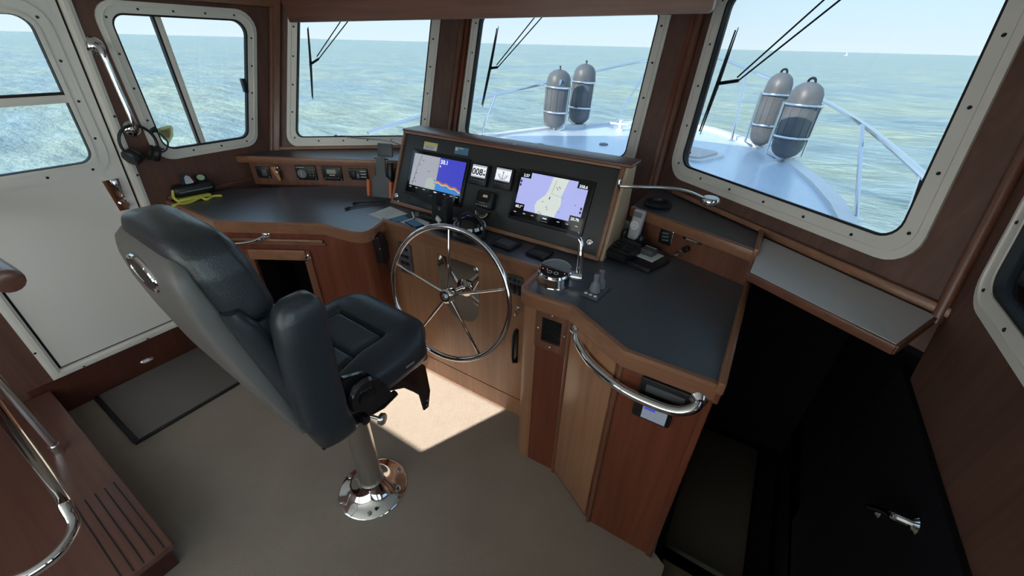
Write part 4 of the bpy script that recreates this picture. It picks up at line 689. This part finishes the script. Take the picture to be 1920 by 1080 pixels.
ST=[(.745,.19,-.255,-.215),(.765,.212,-.262,-.22),(.82,.222,-.276,-.235),(1.02,.222,-.335,-.270),(1.15,.216,-.362,-.295),(1.24,.210,-.376,-.312),(1.31,.203,-.378,-.328),(1.345,.190,-.370,-.332),(1.362,.165,-.356,-.334)]
MB(CM).loft([sring(w_*.90,a,b_,z,5) for z,w_,a,b_ in[interp(ST,.745+.617*k/30) for k in range(31)]]).build('back_shell','vinyl_grey',ch,50)
for s_ in(1,-1):
    WT_=[(.76,.0,-.225,-.17),(.90,.0,-.265,-.19),(1.05,.0,-.295,-.225),(1.18,.0,-.318,-.262),(1.235,.0,-.325,-.29)]
    MB(CM).loft([[(s_*(.200+.034*math.cos(2*math.pi*k/20)*(1 if z<1.2 else .6)),(a+b_)/2+(b_-a)/2*math.sin(2*math.pi*k/20),z) for k in range(20)] for z,_,a,b_ in WT_]).build('back_wing','leather',ch,70)
    for d_ in(0,.014): MB(CM).tube([(s_*(w_*.985+.0005),b_-.030-d_,z) for z,w_,a,b_ in CU[1:-3]]+[(s_*.155,-.262-d_*.6,1.390)],.0018,5).build('stitching','rubber',ch)
BK=CM@frame((0,-.3795,1.295),(-1,0,0),(0,-.03,1))
em=MB(BK).tube([(.075*math.cos(R(a)),.036*math.sin(R(a)),0.004) for a in range(0,360,10)],.0065,8,True).build('emblem_ring','chrome',ch); MB(BK).lathe([(.072,0),(.070,.005),(0,.006)],Matrix.Diagonal((1,.47,1,1))).build('emblem_plate','plastic',em); MB(BK@T(0,0,.006)).prism([(-.042,-.016),(-.028,-.016),(.0,.002),(.028,-.016),(.042,-.016),(.028,.017),(.014,.017),(.0,.002),(-.014,.017),(-.028,.017)],0,.003).build('emblem_mark','steel',em,0)
for s_ in(1,-1):
    prof=[(.755,-.175,.030,.040),(.775,-.195,.040,.058),(.86,-.212,.043,.062),(1.0,-.210,.043,.062),(1.12,-.204,.042,.062),(1.19,-.198,.040,.060),(1.22,-.196,.034,.050),(1.238,-.195,.022,.034),(1.243,-.195,.008,.012)]
    rings=[[(s_*.262+a*math.copysign(abs(math.cos(R(k)))**.6,math.cos(R(k))),c_+b_*math.copysign(abs(math.sin(R(k)))**.6,math.sin(R(k))),z) for k in range(0,360,12)] for z,c_,a,b_ in prof]
    MB(CM).loft(rings).build('side_bolster','leather',ch,70)
    hpz=MB(CM@T(s_*.262,-.085,.835)@RY(90*s_)).lathe([(.058,0),(.060,.008),(.052,.018),(.030,.018),(.028,.024),(0,.026)],seg=32).build('recline_knob','black_metal',ch); MB(CM).prism([(-.24,.73),(.02,.73),(.0,.80),(-.06,.90),(-.13,.93),(-.20,.86)],s_*.25-.006,s_*.25+.006,M=frame((0,0,0),(0,1,0),(0,0,1),(1,0,0))).build('hinge_plate','black_metal',ch,0)
    MB(CM@T(s_*.255,-.11,.755)@RY(90*s_)).lathe([(.016,0),(.018,.02),(.014,.034),(0,.035)],seg=18).build('adjuster','black_metal',ch)
MB(CM).tube([(.23,-.13,.725),(.245,-.02,.715),(.24,.04,.72)],.012,8).build('lever','black_metal',ch)
lg_=MB(CM@T(.262,.10,.815)@frame((0,0,0),(0,1,0),(0,0,1),(1,0,0))).box((0,0,0),(.035,.008,.002)).build('brand_tag','glove_grey',ch)
# ------------------------------------------------------------ stair, rails (foreground left), handle on the right
sp=thing('step','varnished wooden step with grooved edge in the foreground','step',(-2.1,-.4,0))
MB().box((-2.105,-.50,.155),(1.37,1.00,.032),.010).build('tread','tread_x',sp); MB().box((-2.12,-.5,.07),(1.30,.96,.14),.004).build('riser_box','dark_v',sp)
for i in range(5): MB().box((-1.66,-.025-i*.030,.1715),(.46,.004,.003)).build('groove','rubber',sp)
h1=thing('handrail','upright chrome handrail post standing on the wooden step','rail',(-2.265,-.096,.171)); MB().tube([(-2.265,-.096,.175),(-2.255,-.093,.6),(-2.24,-.088,1.25)],.0145,12).build('tube','rail_steel',h1); MB().cyl((-2.265,-.096,.171),(-2.265,-.096,.215),.020).build('flange','chrome',h1)
h2=thing('handrail','bent chrome handrail hoop in the lower left foreground','rail',(-1.4,-.15,.17)); MB().tube(catmull([(-1.43,-.06,1.45),(-1.405,-.085,1.0),(-1.385,-.108,.68),(-1.36,-.118,.625),(-1.31,-.125,.60),(-1.265,-.16,.597),(-1.25,-.20,.597),(-1.262,-.245,.597),(-1.33,-.32,.597),(-1.46,-.42,.597)],7),.0145,14).build('tube','chrome',h2)
MB().tube([(-1.46,-.42,.60),(-1.46,-.42,.171)],.0145,12).build('leg','chrome',h2)
h3=tag(MB().tube(catmull([(-1.690,.068,1.15),(-1.705,.068,1.15),(-1.75,.068,1.15),(-2.0,.052,1.15),(-2.80,.01,1.15)],4),[.016,.026,.031,.033,.034]+[.034]*12,16).build('banister','tread_x'),'rounded end of a dark varnished wood rail at the left edge','handrail')
sh_=thing('chrome_grab_bar','small chrome grab handle on the dark panel at the lower right','handle',(XS,1.0,.74)); MB().tube(catmull([(XS-.014,1.09,.66),(XS-.05,1.075,.675),(XS-.055,1.0,.76),(XS-.05,.965,.79),(XS-.014,.955,.80)],6),.010).build('tube','chrome',sh_)
for p in((XS-.015,1.09,.66),(XS-.015,.955,.80)): MB(T(*p)@RY(-90)).lathe([(.022,0),(.022,.004),(.012,.012)]).build('flange','chrome',sh_)
# ------------------------------------------------------------ outside: deck, rails, fenders, wipers, sea
port=[(-2.95,1.9),(-2.92,2.4),(-2.84,3.0),(-2.66,3.65),(-2.3,4.6),(-1.85,5.4),(-1.2,6.1)]; star=[(.58,2.25),(.57,2.4),(.55,2.75),(.50,3.3),(.40,3.8),(.19,4.5),(-.2,5.2),(-.65,5.75),(-1.2,6.1)]
dk=struct(MB().prism(star+port[-2::-1],.82,.90).build('foredeck','gel',smooth=0),'pale foredeck')
loop=star+port[-2::-1]; il=[(p[0]+(-1.2-p[0])*.05,p[1]-(.10 if p[1]>3 else .03)) for p in loop]
gw=MB(); n_=len(loop)
for i in range(n_-1): 
    a,b_,c_,d_=loop[i],loop[i+1],il[i+1],il[i]; gw.add([(*a,.88),(*b_,.88),(*c_,.88),(*d_,.88),(*a,.925),(*b_,.925),(*c_,.925),(*d_,.925)],[(4,5,6,7),(0,1,5,4),(2,3,7,6),(0,3,2,1)])
gw.build('gunwale','hull_white',dk,0)
struct(MB().loft([[(*p,.9) for p in loop],[(p[0]+(-1.2-p[0])*(.12 if p[1]>2.6 else 0),p[1]-(.25 if p[1]>3 else 0),-.3) for p in loop],[(p[0]+(-1.2-p[0])*(.2 if p[1]>2.6 else 0),p[1]-(.5 if p[1]>3 else 0),-1.8) for p in loop]],False,False).build('hull','hull_white'),'white hull')
rl=thing('bow_rail','polished steel bow rail curving around the foredeck','rail',(-1.2,4,.9))
RP=[(-2.84,2.3,1.10),(-2.45,3.2,1.30),(-2.2,4.0,1.40),(-1.95,5.1,1.52),(-1.675,5.85,1.605),(-1.215,6.25,1.68),(-.86,5.95,1.66),(-.30,5.25,1.53),(.21,4.6,1.405),(.436,3.4,1.366),(.60,2.3,1.295),(.66,1.7,1.25)]
for k,f in((1,1.12),(2,1.12),(3,1.10),(4,1.05),(7,1.04),(8,1.10),(9,1.08)): p=RP[k]; RP[k]=(p[0]*f,p[1]*f,1.75-(1.75-p[2])*f)
MB().tube(catmull(RP,8),.017,10).build('top_rail','rail_steel',rl)
for a,b_ in(((-2.66,3.60,.9),(-2.36,3.45,1.335)),((-1.72,5.0,.9),(-1.62,5.92,1.615)),((-.40,5.10,.9),(-.48,5.50,1.575)),((.545,3.0,.9),(.43,3.42,1.366)),((.60,2.2,.9),(.585,2.42,1.30)),((.12,4.60,.9),(.19,4.66,1.41)),((-2.30,4.5,.9),(-2.13,4.35,1.435)),((-1.2,6.05,.9),(-1.215,6.24,1.68))): MB().tube([a,b_],.013,8).build('stanchion','rail_steel',rl); MB(T(a[0],a[1],.9)).lathe([(.035,0),(.035,.01),(.014,.02)],seg=12).build('stanchion_foot','rail_steel',rl)
def fender(label,x,y,z0,z1,r,tx,ty):
    t_=thing('fender',label,'fender',(x,y,z0),'grey boat fenders in bow racks'); up=Vector((tx,ty,1)).normalized(); M_=T(x,y,z0)@up.to_track_quat('Z','Y').to_matrix().to_4x4(); H=z1-z0
    pr=[(.03,0),(r*.5,.012),(r*.78,.04),(r*.94,.08),(r,.13),(r,H-.13),(r*.95,H-.08),(r*.80,H-.04),(r*.52,H-.012),(.035,H)]
    MB(M_).lathe(pr,seg=28).build('body','fender',t_,60); MB(M_@T(0,0,H)).tube([(.03*math.cos(R(a)),0,.03*math.sin(R(a))) for a in range(0,181,20)],.010,6).build('eye','plastic',t_)
    for k in range(12): MB(M_@RZ(30*k)).box((r*.995,0,H/2),(.010,.008,H-.30),.003).build('rib','fender',t_)
    rk=thing('fender_rack','steel wire rack around '+label.replace('grey fender','the fender'),'rack',(x,y,z0),'steel fender racks')
    for f in(.30,.72): MB(M_@T(0,0,H*f)).tube([((r+.014)*math.cos(R(a)),(r+.014)*math.sin(R(a)),0) for a in range(0,360,15)],.010,6,True).build('hoop','rail_steel',rk)
    for a in(-130,50): c_=math.cos(R(a))*(r+.022); s_=math.sin(R(a))*(r+.022); MB(M_).tube([(c_,s_,H*.74),(c_,s_,.02),(c_*.4,s_*.4,-.02)],.010,6).build('upright','rail_steel',rk)
    MB().tube([(x,y,z0+.01),(x,y,.9)],.014,6).build('foot','rail_steel',rk)
fender('grey fender nearest the right window on the starboard bow rail',.10,4.42,.93,1.535,.125,.02,.03); fender('grey fender further forward on the starboard bow rail',-.13,4.90,.93,1.575,.112,.02,.03)
fender('left grey fender of the pair seen in the centre window',-2.230,4.46,.925,1.522,.133,.04,.02); fender('right grey fender of the pair seen in the centre window',-2.13,4.92,.92,1.57,.130,.04,.02)
ht=thing('deck_hatch','low oval deck hatch with grey rim on the foredeck','hatch',(-.62,4.2,.9)); OV=lambda s:[(s*.30*math.cos(R(k)),s*.24*math.sin(R(k))) for k in range(0,360,12)]
MB(T(-.66,4.15,.90)@RZ(-20)).prism(round_poly(rect(-.26,-.24,.26,.24),.08),0,.02).build('rim','hull_white',ht); MB(T(-.66,4.15,.92)@RZ(-20)).prism(round_poly(rect(-.21,-.19,.21,.19),.06),0,.018).build('lid','ledge_grey',ht); MB(T(-.66,4.02,.94)@RZ(-20)).box((0,0,.006),(.10,.03,.02),.006).build('latch','plastic',ht)
for i,(x,y) in enumerate(((-1.95,3.62),(-1.45,4.05))): tag(MB(T(x,y,.90)).lathe([(.045,0),(.045,.010),(.032,.016),(0,.016)],seg=18).build('filler_cap','glove_grey'),('round grey deck cap at the left of the foredeck','round grey deck cap in the middle of the foredeck')[i],'deck cap')
clt=thing('mooring_cleat','white mooring post on the bow seen beside the fenders','cleat',(-1.60,5.0,.9)); MB(T(-1.58,4.9,.90)).lathe([(.04,0),(.04,.015),(.022,.03),(.022,.11),(.03,.12),(0,.125)],seg=14).build('post','hull_white',clt); MB(T(-1.58,4.9,.975)).cyl((-.12,0,0),(.09,0,0),.012,seg=8).build('bar','rail_steel',clt)
def wiper(label,M,bl0,bl1,jn,a0,a1):
    t_=thing('wiper',label,'wiper',M@Vector((bl0[0],bl0[1],-.06)),'windscreen wipers'); 
    p,q=Vector((*bl0,-.058)),Vector((*bl1,-.058)); MB(M).tube([p,p.lerp(q,.3),p.lerp(q,.5),p.lerp(q,.7),q],[.002,.006,.008,.006,.002],6).build('blade_frame','plastic',t_); MB(M).tube([p.lerp(q,.03)+Vector((0,0,.012)),p.lerp(q,.97)+Vector((0,0,.012))],.004,6).build('rubber','rubber',t_)
    j=Vector((*jn,-.075)); m_=p.lerp(q,.5)
    MB(M).tube([m_,j],.008,6).build('link','plastic',t_)
    for a,o in((a0,Vector((0,0,0))),(a1,Vector((-.012,.012,0)))):
        e_=Vector((*a,-.095)); MB(M).tube([j+o,j.lerp(e_,.75)+o,j.lerp(e_,.76),e_],[.0035,.0035,.007,.009],8).build('arm','plastic',t_)
wiper('windscreen wiper on the left front window',FP,(.191,1.827),(.232,1.417),(.255,1.655),(.62,2.12),(.57,2.12)); wiper('windscreen wiper on the centre front window',FC,(.243,1.859),(.208,1.393),(.272,1.638),(.72,2.12),(.67,2.12)); wiper('windscreen wiper on the large right front window',FS,(.187,1.850),(.148,1.394),(.262,1.645),(.80,2.12),(.73,2.12))
# sea
v=[];fc=[]; nr,na=150,220
for i in range(nr):
    r0=3*(1.062**i); 
    for j in range(na):
        a=2*math.pi*j/na; x,y=r0*math.cos(a),r0*math.sin(a); amp=.10*min(1,60/r0)
        z=amp*(math.sin(x*.9+y*1.7+.6*math.sin(y*.5))+.7*math.sin(-x*.6+y*2.9+1.3)+.5*math.sin(x*1.9+y*.8))
        v.append((x,y,-1.65+z*.8))
for i in range(nr-1):
    for j in range(na): k=(j+1)%na; fc.append((i*na+j,i*na+k,(i+1)*na+k,(i+1)*na+j))
fc.append(tuple(range(na)))
se=MB().add(v,fc).build('sea','sea',smooth=180); se['kind']='stuff'; se['label']='pale green choppy sea out to the horizon'; se['category']='sea'
bt=thing('distant_sailboat','tiny white boat on the horizon in the right window','boat',(1560,2600,-1)); 
bt.location=(40,660,-1.6); BX=T(40,660,-1.6)@Matrix.Scale(.5,4); MB(BX).prism([(-3,0),(3,0),(3.6,1.2),(-3.4,1.2)],-.8,.8,M=RX(90)).build('hull','hull_white',bt,0); MB(BX).prism([(0,1.5),(2.4,1.5),(0,8)],-.05,.05,M=RX(90)).build('sail','hull_white',bt,0)
# ------------------------------------------------------------ lettering
obs=[]
for s_,size,M_,mat,par,nm,al in TXT:
    cu=bpy.data.curves.new(nm,'FONT'); cu.body=s_; cu.size=size; cu.align_x=al; cu.align_y='CENTER' if False else 'BOTTOM_BASELINE'; cu.extrude=.0003; cu.offset=size*.022; cu.resolution_u=3
    o=bpy.data.objects.new('tmp',cu); COL.objects.link(o); obs.append(o)
bpy.context.view_layer.update(); dg=bpy.context.evaluated_depsgraph_get()
for o,(s_,size,M_,mat,par,nm,al) in zip(obs,TXT):
    me=bpy.data.meshes.new_from_object(o.evaluated_get(dg)); bpy.data.objects.remove(o)
    off=Vector((0,0,0)); p=par
    while p is not None: off+=p.location; p=p.parent
    me.transform(Matrix.Translation(-off)@M_); me.materials.clear(); me.materials.append(MAT[mat]); n=bpy.data.objects.new(nm,me); COL.objects.link(n); n.parent=par
